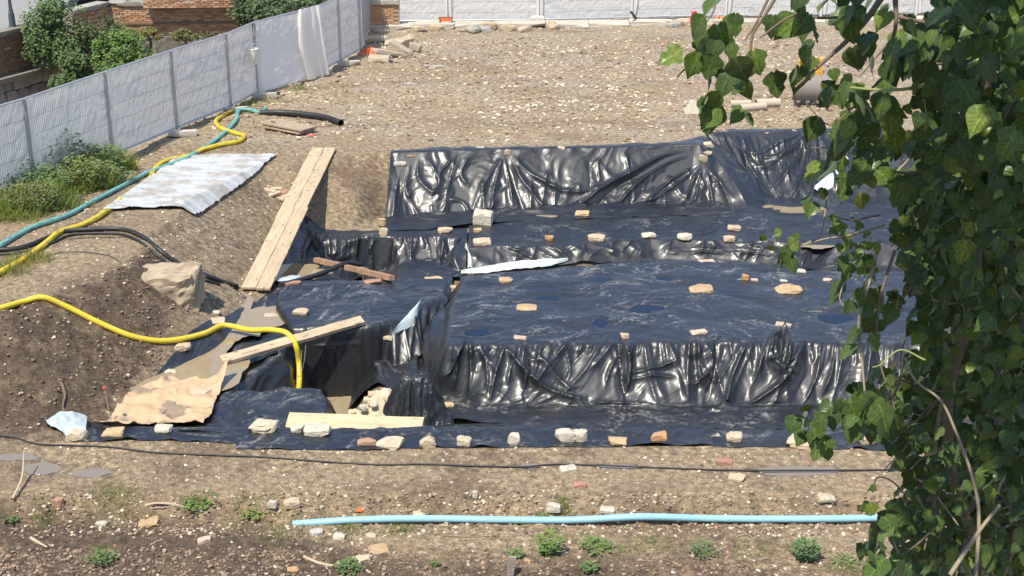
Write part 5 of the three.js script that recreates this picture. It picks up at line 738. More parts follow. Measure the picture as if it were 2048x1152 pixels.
// ---------- ivy by the camera ----------
{
  const root = D(2000, 1500, 3.9); root.y = Gs(root.x, -root.z) ; const ivy = group('ivy_plant', new THREE.Vector3(root.x, root.y, root.z)); const O = ivy.position;
  tag(ivy, 'big ivy with glossy green leaves climbing a grey wall at the edge of the dig', 'ivy');
  // the wall it climbs
  const wl = D(1985, 600, 5.1), wall = mesh('garden_wall', box(2.2, 13.4, 0.5, 1.1, 6.7, -0.25), plaster); wall.position.set(wl.x, root.y - 0.6, wl.z); tag(wall, 'grey plastered wall almost hidden behind the ivy', 'wall');
  const bark = std([0.17, 0.125, 0.085]), barkPale = std([0.30, 0.25, 0.17]), green = std([0.25, 0.30, 0.10]);
  const stem = (pts, r0, r1, m = bark, dep = 3.3) => { const v = pts.map(p => D(p[0], p[1], p[2] || dep).sub(O)); mesh('stem', taper(v, r0 * 0.7, r1 * 0.7, v.length * 8, 6), m, ivy); return v; };
  stem([[1990, 1600, 4.1], [1985, 1200, 4.0], [1905, 950, 3.9], [1900, 780, 3.8], [1945, 620, 3.7], [1960, 420, 3.7], [1975, 200, 3.6], [1960, -150, 3.4]], 0.024, 0.014);
  stem([[1890, 1300, 4.2], [1880, 1100, 4.2], [1870, 900, 4.1], [1890, 780, 4.0], [1925, 690, 4.0], [1960, 560, 4.0]], 0.010, 0.008, barkPale);
  stem([[1950, 1180], [1955, 1000], [1910, 860], [1880, 800], [1830, 760], [1810, 715]], 0.008, 0.004, barkPale, 3.5);
  stem([[1900, 1150], [1960, 1060], [2000, 1010]], 0.009, 0.006, barkPale, 3.4);
  stem([[1780, -30], [1720, 55], [1640, 130], [1590, 175]], 0.012, 0.004, bark, 3.1); stem([[1790, -20], [1790, 60], [1770, 110]], 0.010, 0.004, bark, 3.1);
  stem([[1560, -20], [1530, 30], [1505, 70], [1500, 110], [1485, 150], [1470, 190]], 0.007, 0.003, bark, 3.2); stem([[1545, -20], [1510, 50], [1490, 80]], 0.006, 0.003, bark, 3.2); stem([[1430, -20], [1428, 20], [1400, 60]], 0.004, 0.002, bark, 3.2);
  stem([[1850, 45], [1760, 30], [1640, 36], [1590, 30], [1520, 75]], 0.007, 0.003, bark, 3.1); stem([[1960, 120], [1900, 150], [1830, 175], [1760, 180], [1700, 175]], 0.008, 0.004, green, 2.95); stem([[1900, 330], [1800, 345], [1680, 298], [1620, 296]], 0.006, 0.002, bark, 3.3);
  stem([[1790, 130], [1700, 220], [1660, 250], [1610, 205]], 0.005, 0.002, bark, 3.2); stem([[1770, 450], [1700, 470], [1650, 478], [1600, 490], [1560, 487]], 0.005, 0.002, barkPale, 3.5); stem([[1655, 385], [1648, 440], [1640, 470], [1600, 492]], 0.004, 0.002, barkPale, 3.5); stem([[1760, 430], [1700, 440], [1660, 430]], 0.004, 0.002, bark, 3.5);
  stem([[1760, 480], [1740, 560], [1718, 640], [1724, 720], [1730, 790]], 0.007, 0.004, barkPale, 3.4); stem([[1790, 500], [1760, 600], [1755, 700], [1790, 820]], 0.006, 0.003, bark, 3.4); stem([[1690, 560], [1680, 600], [1700, 622], [1720, 600]], 0.003, 0.002, barkPale, 3.4); stem([[1790, 800], [1730, 820], [1680, 845], [1630, 830]], 0.006, 0.002, barkPale, 3.6); stem([[1850, 720], [1800, 700], [1760, 730], [1745, 735]], 0.004, 0.002, green, 3.3); stem([[1820, 1000], [1780, 960], [1755, 955], [1745, 985]], 0.004, 0.002, bark, 3.7);
  for (let k = 0; k < 150; k++) { const x = rr(1790, 2080), y = rr(40, 1120), a = rr(-1.2, 1.2) + (rnd() < 0.5 ? 1.57 : 0), L = rr(50, 150), d = rr(3.75, 4.3); mesh('twig', taper([D(x, y, d).sub(O), D(x + Math.cos(a) * L * 0.5 + rr(-12, 12), y + Math.sin(a) * L * 0.5 + rr(-12, 12), d + rr(-0.08, 0.08)).sub(O), D(x + Math.cos(a) * L, y + Math.sin(a) * L, d + rr(-0.12, 0.12)).sub(O)], 0.0045, 0.002, 8, 4), k % 3 ? bark : barkPale, ivy); }
  // leaves: named ones stand for the largest in view, the rest are one mass
  const mass = IVY.map(() => LEAF.map(() => [])), single = [];
  const pow0 = (a, b) => a + (b - a) * Math.pow(rnd(), 0.9), put = (px, py, dep, size, { hang = 0.5, tone = -1, own = true } = {}) => {
    const p = D(px, py, dep), tip = new THREE.Vector3(rr(-1, 0.7), -rr(0.3, 1.3) * (0.5 + hang), rr(-0.5, 0.8)), nor = new THREE.Vector3(rr(-1.0, 0.7), rr(0.0, 1.2), rr(-0.1, 1.0));
    const k = tone >= 0 ? tone : (q => q < 0.40 ? 0 : q < 0.66 ? 1 : q < 0.86 ? 2 : q < 0.93 ? 3 : q < 0.994 ? 4 : 5)(rnd()), m = leafMatrix(p.sub(O), tip, nor, size), gi = Math.floor(rnd() * LEAF.length);
    if (own) single.push({ m, k, gi, a: size / dep, px, py }); else mass[k][gi].push(m);
  };
  // outline of the mass, leftmost edge by height
  const EDGE = [[-80, 1600], [0, 1640], [40, 1700], [90, 1690], [140, 1640], [200, 1690], [260, 1650], [330, 1700], [380, 1760], [440, 1740], [500, 1740], [560, 1760], [640, 1770], [700, 1780], [760, 1740], [800, 1690], [850, 1700], [900, 1770], [960, 1780], [1010, 1775], [1060, 1770], [1110, 1745], [1160, 1740], [1300, 1740]];
  const left = y => 18 + leftEdge(y) + 30 * sstep(230, 300, y) * sstep(760, 640, y), leftEdge = y => { let i = 1; while (i < EDGE.length - 1 && EDGE[i][0] < y) i++; const a = EDGE[i - 1], b = EDGE[i]; return mix(a[1], b[1], clamp((y - a[0]) / (b[0] - a[0]), 0, 1)); };
  const baseDep = y => mix(3.0, 3.75, sstep(100, 900, y));
  for (let k = 0; k < 1300; k++) { const y = rr(-60, 1200), l = left(y), x = l + Math.pow(rnd(), 1.1) * (2130 - l), thin = sstep(150, 10, x - l) ; if (y < 330 && x < 1880 && rnd() < (y > 200 ? 0.35 : 0.7)) continue; put(x, y, baseDep(y) + rr(-0.2, 0.35) + thin * 0.25 - sstep(1850, 2050, x) * rr(0, 0.3), pow0(0.020, 0.062) * mix(1.15, 0.85, sstep(150, 700, y)), { own: true }); }
  for (let k = 0; k < 2600; k++) { const y = rr(-80, 1220), l = Math.max(left(y) + 22, y < 330 ? 1850 : 0), x = l + rnd() * (2160 - l); put(x, y, baseDep(y) + rr(0.3, 1.3), rr(0.035, 0.07), { own: false, tone: pickOf([0, 1, 1, 4, 2, 0, 0, 1]) }); }
  // hanging branch at the top
  for (const [x, y, n, r, d] of [[1425, 60, 5, 35, 3.2], [1390, 95, 4, 30, 3.2], [1430, 115, 6, 38, 3.2], [1480, 110, 4, 28, 3.15], [1430, 205, 6, 32, 3.2], [1495, 215, 2, 14, 3.2], [1480, 165, 2, 20, 3.2], [1475, 5, 3, 40, 3.2], [1580, 5, 6, 45, 3.1], [1600, 30, 2, 25, 3.1], [1545, 145, 1, 10, 3.2], [1600, 130, 2, 20, 3.1], [1690, 30, 3, 30, 3.0], [1645, 100, 3, 30, 3.1], [1680, 165, 6, 40, 3.1], [1720, 90, 3, 30, 3.05], [1790, 110, 4, 40, 3.0], [1700, 240, 5, 40, 3.1], [1770, 220, 5, 45, 3.1], [1700, 300, 6, 40, 3.2], [1770, 330, 8, 50, 3.2], [1640, 230, 1, 10, 3.2]]) for (let k = 0; k < n; k++) put(x + rr(-r, r), y + rr(-r, r) * 0.8, d + rr(-0.15, 0.2), rr(0.044, 0.072), { hang: 1 });
  // outlying sprigs
  for (const [x, y, n, r, s] of [[1545, 475, 5, 18, 0.035], [1595, 480, 4, 14, 0.03], [1570, 510, 4, 14, 0.05], [1630, 395, 3, 20, 0.05], [1640, 330, 2, 20, 0.09], [1720, 360, 5, 30, 0.07], [1690, 460, 16, 34, 0.03], [1720, 500, 18, 40, 0.032], [1720, 540, 8, 40, 0.07], [1760, 600, 10, 40, 0.07], [1730, 660, 6, 30, 0.07], [1690, 590, 2, 14, 0.05], [1610, 850, 8, 22, 0.05], [1640, 830, 8, 30, 0.06], [1640, 880, 3, 14, 0.075], [1690, 800, 12, 40, 0.06], [1740, 830, 10, 40, 0.08], [1750, 770, 10, 40, 0.07], [1745, 970, 3, 10, 0.03], [1735, 1015, 5, 16, 0.035], [1790, 1030, 8, 30, 0.08], [1740, 1110, 9, 26, 0.05], [1790, 1100, 8, 40, 0.085]]) for (let k = 0; k < n; k++) put(x + rr(-r, r), y + rr(-r, r), 3.45 + rr(-0.12, 0.15), s * rr(0.6, 0.95), { hang: 0.8, tone: s < 0.04 ? pickOf([2, 3, 3]) : -1 });
  single.sort((a, b) => b.a * (b.px < 2060 && b.py > -10 && b.py < 1162 ? 1 : 0.2) - a.a * (a.px < 2060 && a.py > -10 && a.py < 1162 ? 1 : 0.2));
  single.forEach((l, i) => { if (i < 300) { const o = mesh('leaf', LEAF[l.gi], IVY[l.k], ivy); o.applyMatrix4(l.m); } else mass[l.k][l.gi].push(l.m); });
  // a bough of the same ivy reaches out over the viewpoint, above the picture, and shades what hangs below
  for (let k = 0; k < 300; k++) { const q = D(rr(1800, 2250), rr(60, 1150), rr(3.1, 4.0)), t = rr(1.5, 2.7), p = q.clone().addScaledVector(SUN_DIR, t); p.x += rr(-0.15, 0.15); const v = p.clone().sub(camera.position), dep = -(v.z * CP + v.y * SP), up = v.y * CP - v.z * -SP; const yy = (v.y * CP + (-v.z) * SP); if (dep > 0.2 && yy / dep < 0.30) continue; if (fbm(p.x * 2.2 + 9, p.z * 2.2 + p.y, 2) < -0.10) continue; mass[pickOf([0, 1, 2])][Math.floor(rnd() * 5)].push(leafMatrix(p.sub(O), new THREE.Vector3(rr(-1, 1), rr(-1, 0), rr(-1, 1)), new THREE.Vector3(rr(-0.5, 0.5), 1, rr(-0.5, 0.5)), rr(0.07, 0.12))); }
  mass.forEach((a, k) => a.forEach((L, gi) => { if (!L.length) return; const im = new THREE.InstancedMesh(LEAF[gi], IVY[k], L.length); L.forEach((m, i) => im.setMatrixAt(i, m)); im.name = 'foliage'; im.userData.kind = 'stuff'; im.castShadow = im.receiveShadow = true; ivy.add(im); }));
}
// ---------- bushes beyond the fence ----------
const quad = (() => { const g = new THREE.BufferGeometry(); g.setAttribute('position', new THREE.BufferAttribute(new Float32Array([0, 0, 0, 0.42, 0.06, 0.45, 0, -0.06, 1, -0.42, 0.06, 0.45]), 3)); g.setAttribute('uv', new THREE.BufferAttribute(new Float32Array([0.5, 0, 1, 0.5, 0.5, 1, 0, 0.5]), 2)); g.setIndex([0, 1, 2, 0, 2, 3]); g.computeVertexNormals(); return g; })();
const green = (c, t = 0.3) => phys(c, { roughness: 0.95, transmission: t, thickness: 0, side: THREE.DoubleSide, clearcoat: 0.25, clearcoatRoughness: 0.4 });
function bush(name, label, px, py, depth, rx, ry, n, size, col, { clumps = 26, long = 1, cat = 'bush', base = null } = {}) {
  const c = D(px, py, depth), foot = new THREE.Vector3(c.x, base ?? c.y - ry * 1.6, c.z), g = group(name, foot), cl = []; let s = 0;
  for (let k = 0; k < clumps; k++) { const a = rr(0, 6.28), b = rr(-0.75, 1), q = Math.sqrt(1 - b * b) * Math.pow(rnd(), 0.4); cl.push([Math.cos(a) * q * rx * 0.8, b * ry * 0.8, Math.sin(a) * q * rx * 0.8, rr(0.22, 0.42) * Math.min(rx, ry)]); }
  const im = new THREE.InstancedMesh(quad, green(col), n), M = new THREE.Color(); im.name = 'crown'; im.userData.kind = 'stuff'; im.castShadow = im.receiveShadow = true;
  for (let i = 0; i < n; i++) { const q = pickOf(cl), v = new THREE.Vector3(rr(-1, 1), rr(-1, 1), rr(-1, 1)); if (v.length() > 1) v.normalize(); const p = new THREE.Vector3(q[0], q[1], q[2]).addScaledVector(v, q[3]).add(c).sub(foot); const nor = v.clone().add(new THREE.Vector3(0, 0.8, 0.3)).add(new THREE.Vector3(rr(-0.6, 0.6), rr(-0.6, 0.6), rr(-0.6, 0.6))); const m = leafMatrix(p, new THREE.Vector3(rr(-1, 1) + v.x, rr(-0.9, 0.4), rr(-1, 1) + v.z), nor, size * rr(0.7, 1.3)); if (long !== 1) m.multiply(new THREE.Matrix4().makeScale(1 / long, 1, long)); im.setMatrixAt(i, m); const k = rr(0.65, 1.3); im.setColorAt(i, M.setRGB(k * rr(0.85, 1.15), k, k * rr(0.7, 1.1))); }
  const bark = std([0.12, 0.09, 0.06]); const tv = c.clone().sub(foot); mesh('trunk', taper([new THREE.Vector3(0, -0.2, 0), tv.clone().multiplyScalar(0.5).add(new THREE.Vector3(0.08, 0, 0)), tv], 0.07, 0.03, 10, 6), bark, g);
  for (let k = 0; k < 7; k++) { const q = cl[k]; mesh('limb', taper([tv.clone().multiplyScalar(0.6), tv.clone().multiplyScalar(0.75).add(new THREE.Vector3(q[0] * 0.4, q[1] * 0.2, q[2] * 0.4)), tv.clone().add(new THREE.Vector3(q[0], q[1], q[2]))], 0.03, 0.008, 8, 5), bark, g); }
  g.add(im); return tag(g, label, cat, 'bushes beyond the fence');
}
bush('bush', 'large dark green bush beside the lamp post', 118, 68, 46, 1.22, 1.3, 5600, 0.10, [0.090, 0.160, 0.035], { clumps: 46 });
bush('bush', 'ivy-like shrub growing below the large bush', 150, 165, 45.5, 0.85, 1.2, 3400, 0.10, [0.090, 0.160, 0.035], { clumps: 30 });
bush('bush', 'bright green bush against the fence top', 236, 118, 46, 1.15, 0.95, 4400, 0.10, [0.115, 0.215, 0.025], { clumps: 30 });
bush('bush', 'dark olive bush between the large bush and the bright bush', 190, 120, 46.5, 1.0, 1.3, 3600, 0.09, [0.085, 0.120, 0.028], { clumps: 26 });
bush('bush', 'low bright green shrub just over the fence rail', 228, 152, 44.5, 0.6, 0.45, 1600, 0.10, [0.105, 0.20, 0.03], { clumps: 18 });
bush('bush', 'small pointed shrub on the brick parapet', 222, 58, 48.5, 0.42, 0.5, 900, 0.07, [0.085, 0.115, 0.03], { clumps: 14, base: -0.2 });
bush('bush', 'yellowish dry shrub growing from the wall ledge beside the pole', 296, 70, 49.4, 0.62, 0.26, 1900, 0.06, [0.21, 0.20, 0.035], { clumps: 24, base: -0.25 });
bush('bush', 'olive shrub growing from the wall ledge in the sun', 366, 70, 49.4, 0.58, 0.24, 1800, 0.06, [0.17, 0.19, 0.035], { clumps: 24, base: -0.25 });
bush('bush', 'brownish shrub on the ledge between the angled parapet end and the pole', 246, 70, 49.2, 0.6, 0.42, 1900, 0.06, [0.13, 0.135, 0.035], { clumps: 26, base: -0.25 });
bush('bush', 'trailing dry growth along the wall ledge', 420, 72, 49.4, 0.75, 0.14, 900, 0.06, [0.11, 0.10, 0.03], { clumps: 16, base: -0.3 });
bush('bush', 'slender long-leaved tree behind the fence corner', 590, 12, 50, 1.9, 0.75, 4200, 0.13, [0.095, 0.155, 0.055], { clumps: 44, long: 1.7, cat: 'tree', base: -1 });
bush('bush', 'long-leaved tree crown at the end of the sunlit parapet', 500, 18, 50.5, 0.8, 0.85, 2200, 0.12, [0.085, 0.15, 0.05], { clumps: 26, long: 1.6, cat: 'tree', base: -1 });
// ---------- weeds ----------
const blade = (() => { const n = 5; return gridGeo(1, n, (i, j) => { const t = j / n, w = 0.018 * (1 - t * t * 0.96); return [(i ? w : -w), t * (1 - 0.1 * t), 0.4 * t * t, i, t]; }); })();
const grassMats = [green([0.16, 0.205, 0.032], 0.3), green([0.25, 0.26, 0.05], 0.3), green([0.32, 0.27, 0.11], 0.25)];
function grassPatch(label, spots, n, h0, h1, mat, cat = 'grass') { // spots: [px, py, rx m, rf m]
  const im = new THREE.InstancedMesh(blade, mat, n), M = new THREE.Color(), pts = spots.map(s => [hit(s[0], s[1]), s[2], s[3]]); im.name = named('grass'); im.castShadow = im.receiveShadow = true; scene.add(im);
  for (let i = 0; i < n; i++) { const [c, rx, rf] = pickOf(pts), a = rr(0, 6.28), q = Math.pow(rnd(), 0.6), x = c[0] + Math.cos(a) * q * rx, f = c[2] + Math.sin(a) * q * rf, h = rr(h0, h1) * (1 - 0.5 * q), o = new THREE.Object3D(); o.position.set(x, Gd(x, f) - 0.01, -f); o.rotation.set(rr(-0.7, 0.7), rr(0, 6.28), rr(-0.7, 0.7)); o.scale.set(h * rr(0.6, 1.6), h, h); o.updateMatrix(); im.setMatrixAt(i, o.matrix); const k = rr(0.6, 1.35); im.setColorAt(i, M.setRGB(k * rr(0.85, 1.2), k, k * 0.9)); }
  return tag(im, label, cat, null, 'stuff');
}
grassPatch('tall rank grass and weeds along the foot of the fence', [[30, 392, 1.0, 0.9], [95, 382, 1.1, 0.8], [155, 362, 1.0, 0.7], [215, 340, 0.7, 0.5], [10, 430, 0.9, 0.6], [85, 415, 0.8, 0.5], [170, 375, 0.8, 0.4], [0, 380, 1, 1]], 13000, 0.25, 0.95, green([0.20, 0.265, 0.038], 0.3));
grassPatch('yellowing low grass beside the teal hose', [[40, 440, 0.8, 0.4], [120, 415, 0.9, 0.35], [215, 365, 0.6, 0.35], [20, 540, 0.5, 0.5], [60, 520, 0.5, 0.3]], 3200, 0.12, 0.35, grassMats[1]);
grassPatch('grass tufts at the fence where the hoses end', [[540, 205, 0.9, 0.6], [505, 210, 0.5, 0.5], [600, 178, 0.9, 0.4], [490, 225, 0.4, 0.3]], 1800, 0.12, 0.3, grassMats[0]);
grassPatch('thin grass among the stones below the path', [[215, 985, 0.35, 0.5], [250, 1000, 0.3, 0.3], [80, 1035, 0.25, 0.35], [540, 1035, 0.5, 0.5], [480, 1015, 0.4, 0.3], [560, 1070, 0.5, 0.4], [400, 1000, 0.3, 0.2], [205, 1110, 0.25, 0.3], [1240, 1105, 0.4, 0.3], [1300, 1090, 0.3, 0.25], [1520, 1105, 0.5, 0.4], [700, 1060, 0.3, 0.2], [800, 1062, 0.3, 0.2], [1700, 1140, 0.3, 0.2], [1130, 1010, 0.15, 0.15]], 8500, 0.05, 0.16, green([0.17, 0.23, 0.035], 0.3));
grassPatch('dry straw-coloured grass scattered on the lower soil', [[300, 1080, 2, 0.8], [700, 1110, 2, 0.6], [1200, 1115, 2.4, 0.5], [1550, 1120, 1.4, 0.5], [560, 1040, 0.9, 0.5], [230, 1000, 1.2, 0.4]], 2600, 0.05, 0.15, grassMats[2]);
function weed(label, px, py, r, h, n, col, leaf = 0.05) { // a rosette of stems with small leaves
  const c = at(px, py), g = group('weed_plant', c), L = [], S = [];
  for (let i = 0; i < n; i++) { const a = rr(0, 6.28), q = Math.pow(rnd(), 0.6), t = rnd(), m = leafMatrix(new THREE.Vector3(Math.cos(a) * q * r * (0.4 + 0.6 * t), h * t * (1 - 0.3 * q), Math.sin(a) * q * r * (0.4 + 0.6 * t)), new THREE.Vector3(Math.cos(a) + rr(-0.4, 0.4), rr(-0.2, 0.7), Math.sin(a) + rr(-0.4, 0.4)), new THREE.Vector3(rr(-0.4, 0.4), 1, rr(-0.4, 0.4)), leaf * rr(0.6, 1.3)); const q2 = quad.clone(); q2.applyMatrix4(m); L.push(q2); }
  for (let k = 0; k < 9; k++) { const a = rr(0, 6.28), e = new THREE.Vector3(Math.cos(a) * r * 0.7, h * rr(0.5, 1), Math.sin(a) * r * 0.7); S.push(taper([new THREE.Vector3(0, -0.02, 0), e.clone().multiplyScalar(0.5).add(new THREE.Vector3(0, h * 0.1, 0)), e], 0.004, 0.002, 4, 4)); }
  const lf = mesh('foliage', mergeGeometries(L), green(col), g); lf.userData.kind = 'stuff'; const st = mesh('stalks', mergeGeometries(S), green([0.16, 0.2, 0.06], 0), g); st.userData.kind = 'stuff'; return tag(g, label, 'weed', 'weeds on the bare soil');
}
weed('rounded dense weed bush standing alone below the blue pipe', 1612, 1118, 0.21, 0.30, 420, [0.11, 0.20, 0.045], 0.05);
weed('weed with bright lower leaves and dark stalks below the blue pipe', 1100, 1108, 0.20, 0.34, 200, [0.15, 0.27, 0.03], 0.06);
weed('spreading bright weed below the blue pipe', 1190, 1098, 0.24, 0.12, 150, [0.15, 0.24, 0.04], 0.06);
weed('small green weed beside the grey stake', 1178, 1142, 0.12, 0.12, 110, [0.11, 0.20, 0.035], 0.05);
weed('yellow green weed beside the grey stake', 1030, 1114, 0.12, 0.10, 80, [0.16, 0.22, 0.04], 0.05);
weed('low leafy weed beside the forked stick', 395, 1008, 0.30, 0.09, 220, [0.16, 0.27, 0.03], 0.05);
weed('bright yellow green weed near the buried pipe end', 505, 1030, 0.22, 0.08, 160, [0.20, 0.28, 0.04], 0.05);
weed('grassy weed in the dark soil', 205, 1125, 0.20, 0.14, 160, [0.11, 0.19, 0.035], 0.05);
weed('round-leaved little weed in the dark soil', 22, 1040, 0.13, 0.07, 70, [0.11, 0.20, 0.03], 0.05);
weed('weed growing round the long root', 700, 1142, 0.20, 0.12, 180, [0.10, 0.19, 0.03], 0.05);
weed('small yellow green weed on the soil slope', 870, 1132, 0.07, 0.08, 50, [0.16, 0.22, 0.03], 0.04);
weed('sprawling weed of fine leaves below the blue pipe', 1405, 1108, 0.22, 0.16, 170, [0.12, 0.19, 0.045], 0.045);
weed('tuft of leaves behind the blue pipe by a white stone', 1084, 1034, 0.10, 0.06, 60, [0.14, 0.24, 0.04], 0.04);
weed('low weed with yellow flowers beside the ivy foot', 1690, 1128, 0.25, 0.08, 140, [0.16, 0.24, 0.04], 0.04);
weed('tall leafy weed rising against the fence', 125, 362, 0.6, 1.4, 900, [0.12, 0.19, 0.05], 0.10);
weed('bushy weed at the fence foot', 60, 376, 0.65, 1.15, 900, [0.12, 0.19, 0.04], 0.10);
weed('spreading weed with broad leaves near the white sheet', 215, 352, 0.6, 0.8, 600, [0.10, 0.18, 0.035], 0.09);
weed('pale feathery weed beside the teal hose', 255, 368, 0.28, 0.32, 200, [0.16, 0.24, 0.09], 0.06);
for (const [x, y, r, h] of [[30, 395, 0.5, 0.6], [95, 400, 0.5, 0.5], [150, 380, 0.5, 0.5], [180, 350, 0.4, 0.45], [60, 425, 0.5, 0.4], [110, 345, 0.3, 0.7], [200, 372, 0.4, 0.35]]) weed('leafy weed in the thicket along the fence', x, y, r * 1.35, h * 1.7, 900, [rr(0.1, 0.2), rr(0.17, 0.24), 0.04], 0.075);
weed('broad weed at the foot of the fence panel beside the teal hose', 10, 410, 0.4, 0.7, 300, [0.13, 0.20, 0.04], 0.09);
// ---------- sticks and roots ----------
const dryWood = std([0.46, 0.36, 0.25], { roughness: 0.9 }), darkWood = std([0.16, 0.12, 0.085], { roughness: 0.9 });
for (const [l, pts, r0, r1, m] of [
  ['long pale forked stick lying in the dark soil', [[290, 1013], [310, 1008], [345, 1010], [380, 1018], [415, 1027]], 0.022, 0.010, dryWood], ['side twig of the forked stick', [[300, 1018], [330, 1016], [350, 1012]], 0.010, 0.006, dryWood], ['pale stick standing askew out of the soil bank', [[25, 1000, 0], [45, 972, 0.10], [54, 940, 0.32]], 0.026, 0.008, dryWood],
  ['long bleached root winding by the lower weeds', [[608, 1115], [640, 1128], [680, 1135], [720, 1136], [742, 1148]], 0.024, 0.016, dryWood], ['curved thin root on the soil bank', [[560, 975], [580, 995], [600, 1005], [622, 1011]], 0.010, 0.005, dryWood], ['thin dark twig among pebbles behind the blue pipe', [[790, 1002], [780, 1020], [776, 1030], [800, 1033]], 0.008, 0.004, darkWood],
  ['bent little root beside the yellowish stone', [[800, 1025], [820, 1022], [828, 1020]], 0.009, 0.005, dryWood], ['long thin twig below the blue pipe', [[825, 1065], [880, 1072], [940, 1076], [1000, 1072]], 0.007, 0.004, darkWood], ['short thick root stub in the dark soil', [[62, 1078], [80, 1088], [95, 1096]], 0.030, 0.012, dryWood], ['small pale stick in the dark soil', [[300, 1092], [315, 1084], [326, 1081]], 0.010, 0.006, dryWood], ['grey brown root hanging on the earth slope', [[120, 760], [130, 790], [126, 815], [132, 830]], 0.035, 0.012, darkWood], ['thin root at the foot of the earth slope', [[140, 836], [170, 828], [195, 820]], 0.010, 0.005, darkWood], ['thin twig lying on the tan path', [[820, 962], [835, 956], [848, 955]], 0.007, 0.004, darkWood]]) tag(mesh('dry_stick', taper(pts.map(p => at(p[0], p[1], 0.012 + (p[2] || 0))), r0, r1, 20, 6), m), l, 'stick', 'sticks and roots on the soil');
{ const c = at(1018, 1150), o = mesh('wooden_stake', (() => { const g = rockGeo(0.09, 0.42, 0.07, { tone: [0.34, 0.29, 0.25], boxy: 0.95, cuts: 3, rough: 0.03 }); return g; })(), stoneMat); o.position.set(c.x, c.y - 0.12, c.z); o.rotation.z = -0.12; tag(o, 'weathered grey wooden stake stub in the lower soil', 'stake'); }
{ const c = at(720, 1021), o = mesh('plastic_scrap', rockGeo(0.09, 0.03, 0.09, { tone: [0.85, 0.16, 0.05], boxy: 0.4, cuts: 6 }), stoneMat); o.position.copy(c); tag(o, 'tiny bright orange scrap on the soil behind the blue pipe', 'scrap'); }
// ---------- pebbles and clods: nobody could count them ----------
function pebbleGeo(s) { const g = mergeVertices((() => { const b = new THREE.IcosahedronGeometry(1, 1); b.deleteAttribute('uv'); b.deleteAttribute('normal'); return b; })()), P = g.attributes.position; for (let i = 0; i < P.count; i++) { const k = 1 + 0.45 * noise(P.getX(i) * 1.3 + s, P.getY(i) * 1.3 + P.getZ(i) * 1.7 + s); P.setXYZ(i, P.getX(i) * k, P.getY(i) * k * 0.62, P.getZ(i) * k * 0.85); } return toCreasedNormals(g, 0.5); }
const PEB = [pebbleGeo(1), pebbleGeo(7), pebbleGeo(15)], pebMat = std([1, 1, 1], { roughness: 0.9 });
const sheetOver = (x, f) => coverSd(x, f) < 0.02;
function scatter(label, name, n, place, size, tone) {
  const ims = PEB.map(g => []); const o = new THREE.Object3D(), col = new THREE.Color();
  for (let i = 0; i < n; i++) { const q = place(); if (!q) continue; const [x, f, k0 = 1] = q; if (sheetOver(x, f)) continue; const s = size(x, f) * k0; o.position.set(x, Gd(x, f) + roughness(x, f) * 1 + s * 0.18 - 0.03 * puddleAt(x, f), -f); o.rotation.set(rr(-0.4, 0.4), rr(0, 6.28), rr(-0.4, 0.4)); o.scale.set(s * rr(0.8, 1.3), s * rr(0.6, 1.1), s); o.updateMatrix(); ims[i % 3].push([o.matrix.clone(), tone(x, f)]); }
  ims.forEach((L, k) => { const im = new THREE.InstancedMesh(PEB[k], pebMat, L.length); L.forEach(([m, c], i) => { im.setMatrixAt(i, m); im.setColorAt(i, col.setRGB(...c)); }); im.name = named(name); im.castShadow = im.receiveShadow = true; scene.add(im); tag(im, label, 'gravel', null, 'stuff'); });
}
const pal = (...a) => { const c = pickOf(a), k = rr(0.75, 1.25); return [c[0] * k, c[1] * k, c[2] * k]; };
const LIME = [0.58, 0.505, 0.385], BEIGE = [0.54, 0.44, 0.33], PINKY = [0.50, 0.375, 0.285], CLAY = [0.42, 0.22, 0.13], EARTH = [0.27, 0.19, 0.13], DEEP = [0.14, 0.098, 0.068], GREYP = [0.43, 0.39, 0.33];
const pow = (a, b, p) => a + (b - a) * Math.pow(rnd(), p);
scatter('pale pebbles strewn over the path and the lower soil', 'gravel', 3900, () => [rr(-7.5, 6.5), pow(13.8, 19.2, 1.2)], () => pow(0.005, 0.030, 3.6), () => pal(LIME, BEIGE, BEIGE, PINKY, CLAY, GREYP, LIME));
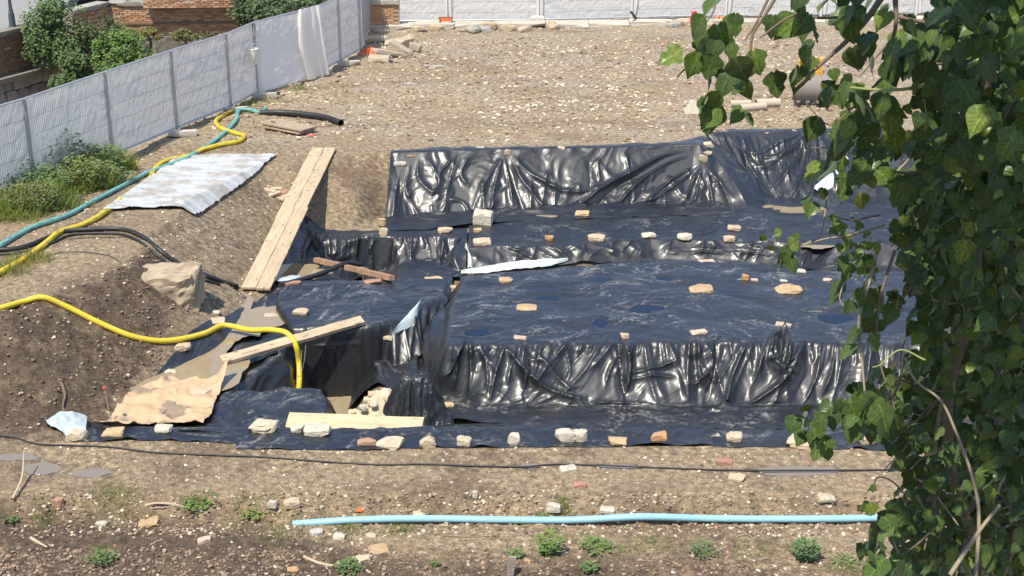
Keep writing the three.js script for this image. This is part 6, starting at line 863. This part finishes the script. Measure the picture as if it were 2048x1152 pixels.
scatter('dark crumbly clods over the lower soil', 'soil_clods', 14000, () => { const f = pow(13.8, 16.4, 1); return [pow(-7, 6, 1.5), f]; }, () => pow(0.006, 0.034, 2.6), () => pal(DEEP, EARTH, EARTH));
scatter('pale gravel strewn over the far field', 'gravel', 11000, () => { const x = rr(-9, 12), f = pow(33.6, 52, 1.0); return rnd() > 0.06 + 0.94 * gravelly(x, f) ? null : [x, f]; }, () => pow(0.010, 0.055, 4.5), () => pal(BEIGE, [0.52, 0.42, 0.29], PINKY, EARTH, [0.40, 0.31, 0.21], [0.46, 0.36, 0.25], [0.58, 0.49, 0.37]));
scatter('brown clods over the far field', 'soil_clods', 6000, () => [rr(-9, 11), pow(35, 50, 1)], () => pow(0.02, 0.08, 3.4), () => pal(EARTH, BEIGE, EARTH));
scatter('small pale stones on the bank', 'gravel', 2200, () => [rr(-11.5, -4), rr(19.5, 34)], () => pow(0.008, 0.036, 3.2), () => pal(LIME, BEIGE, BEIGE, PINKY));
scatter('dark clods on the earth slope', 'soil_clods', 5000, () => { const x = rr(-10, -5), f = rr(19.6, 27); return sd(DARKBANK, x, f) < 0.1 ? [x, f] : null; }, () => pow(0.008, 0.04, 3.4), () => pal(DEEP, EARTH, DEEP));
scatter('pale stones in rows left by the machines on the far field', 'gravel', 420, () => { const t = rnd(), k = pickOf([[980, 222, 1130, 205], [960, 232, 1180, 200], [1080, 168, 1300, 190], [1180, 215, 1420, 205], [1250, 100, 1500, 80], [1000, 110, 1200, 95]]), p = U(mix(k[0], k[2], t), mix(k[1], k[3], t) + rr(-5, 5), 0); return p; }, () => pow(0.02, 0.09, 3), () => pal(LIME, BEIGE, GREYP, LIME));
scatter('crumbled clods along the little earth step', 'soil_clods', 5000, () => { const x = rr(-7, 6); return [x, 17.2 + rr(-0.5, 0.35)]; }, () => pow(0.006, 0.034, 2.6), () => pal(EARTH, EARTH, BEIGE, DEEP));
const renderer = new THREE.WebGLRenderer({ antialias: true });
renderer.toneMapping = THREE.LinearToneMapping;
renderer.toneMappingExposure = EXPOSURE;
renderer.shadowMap.enabled = true;
renderer.setSize(1024, 576);
renderer.render(scene, camera);
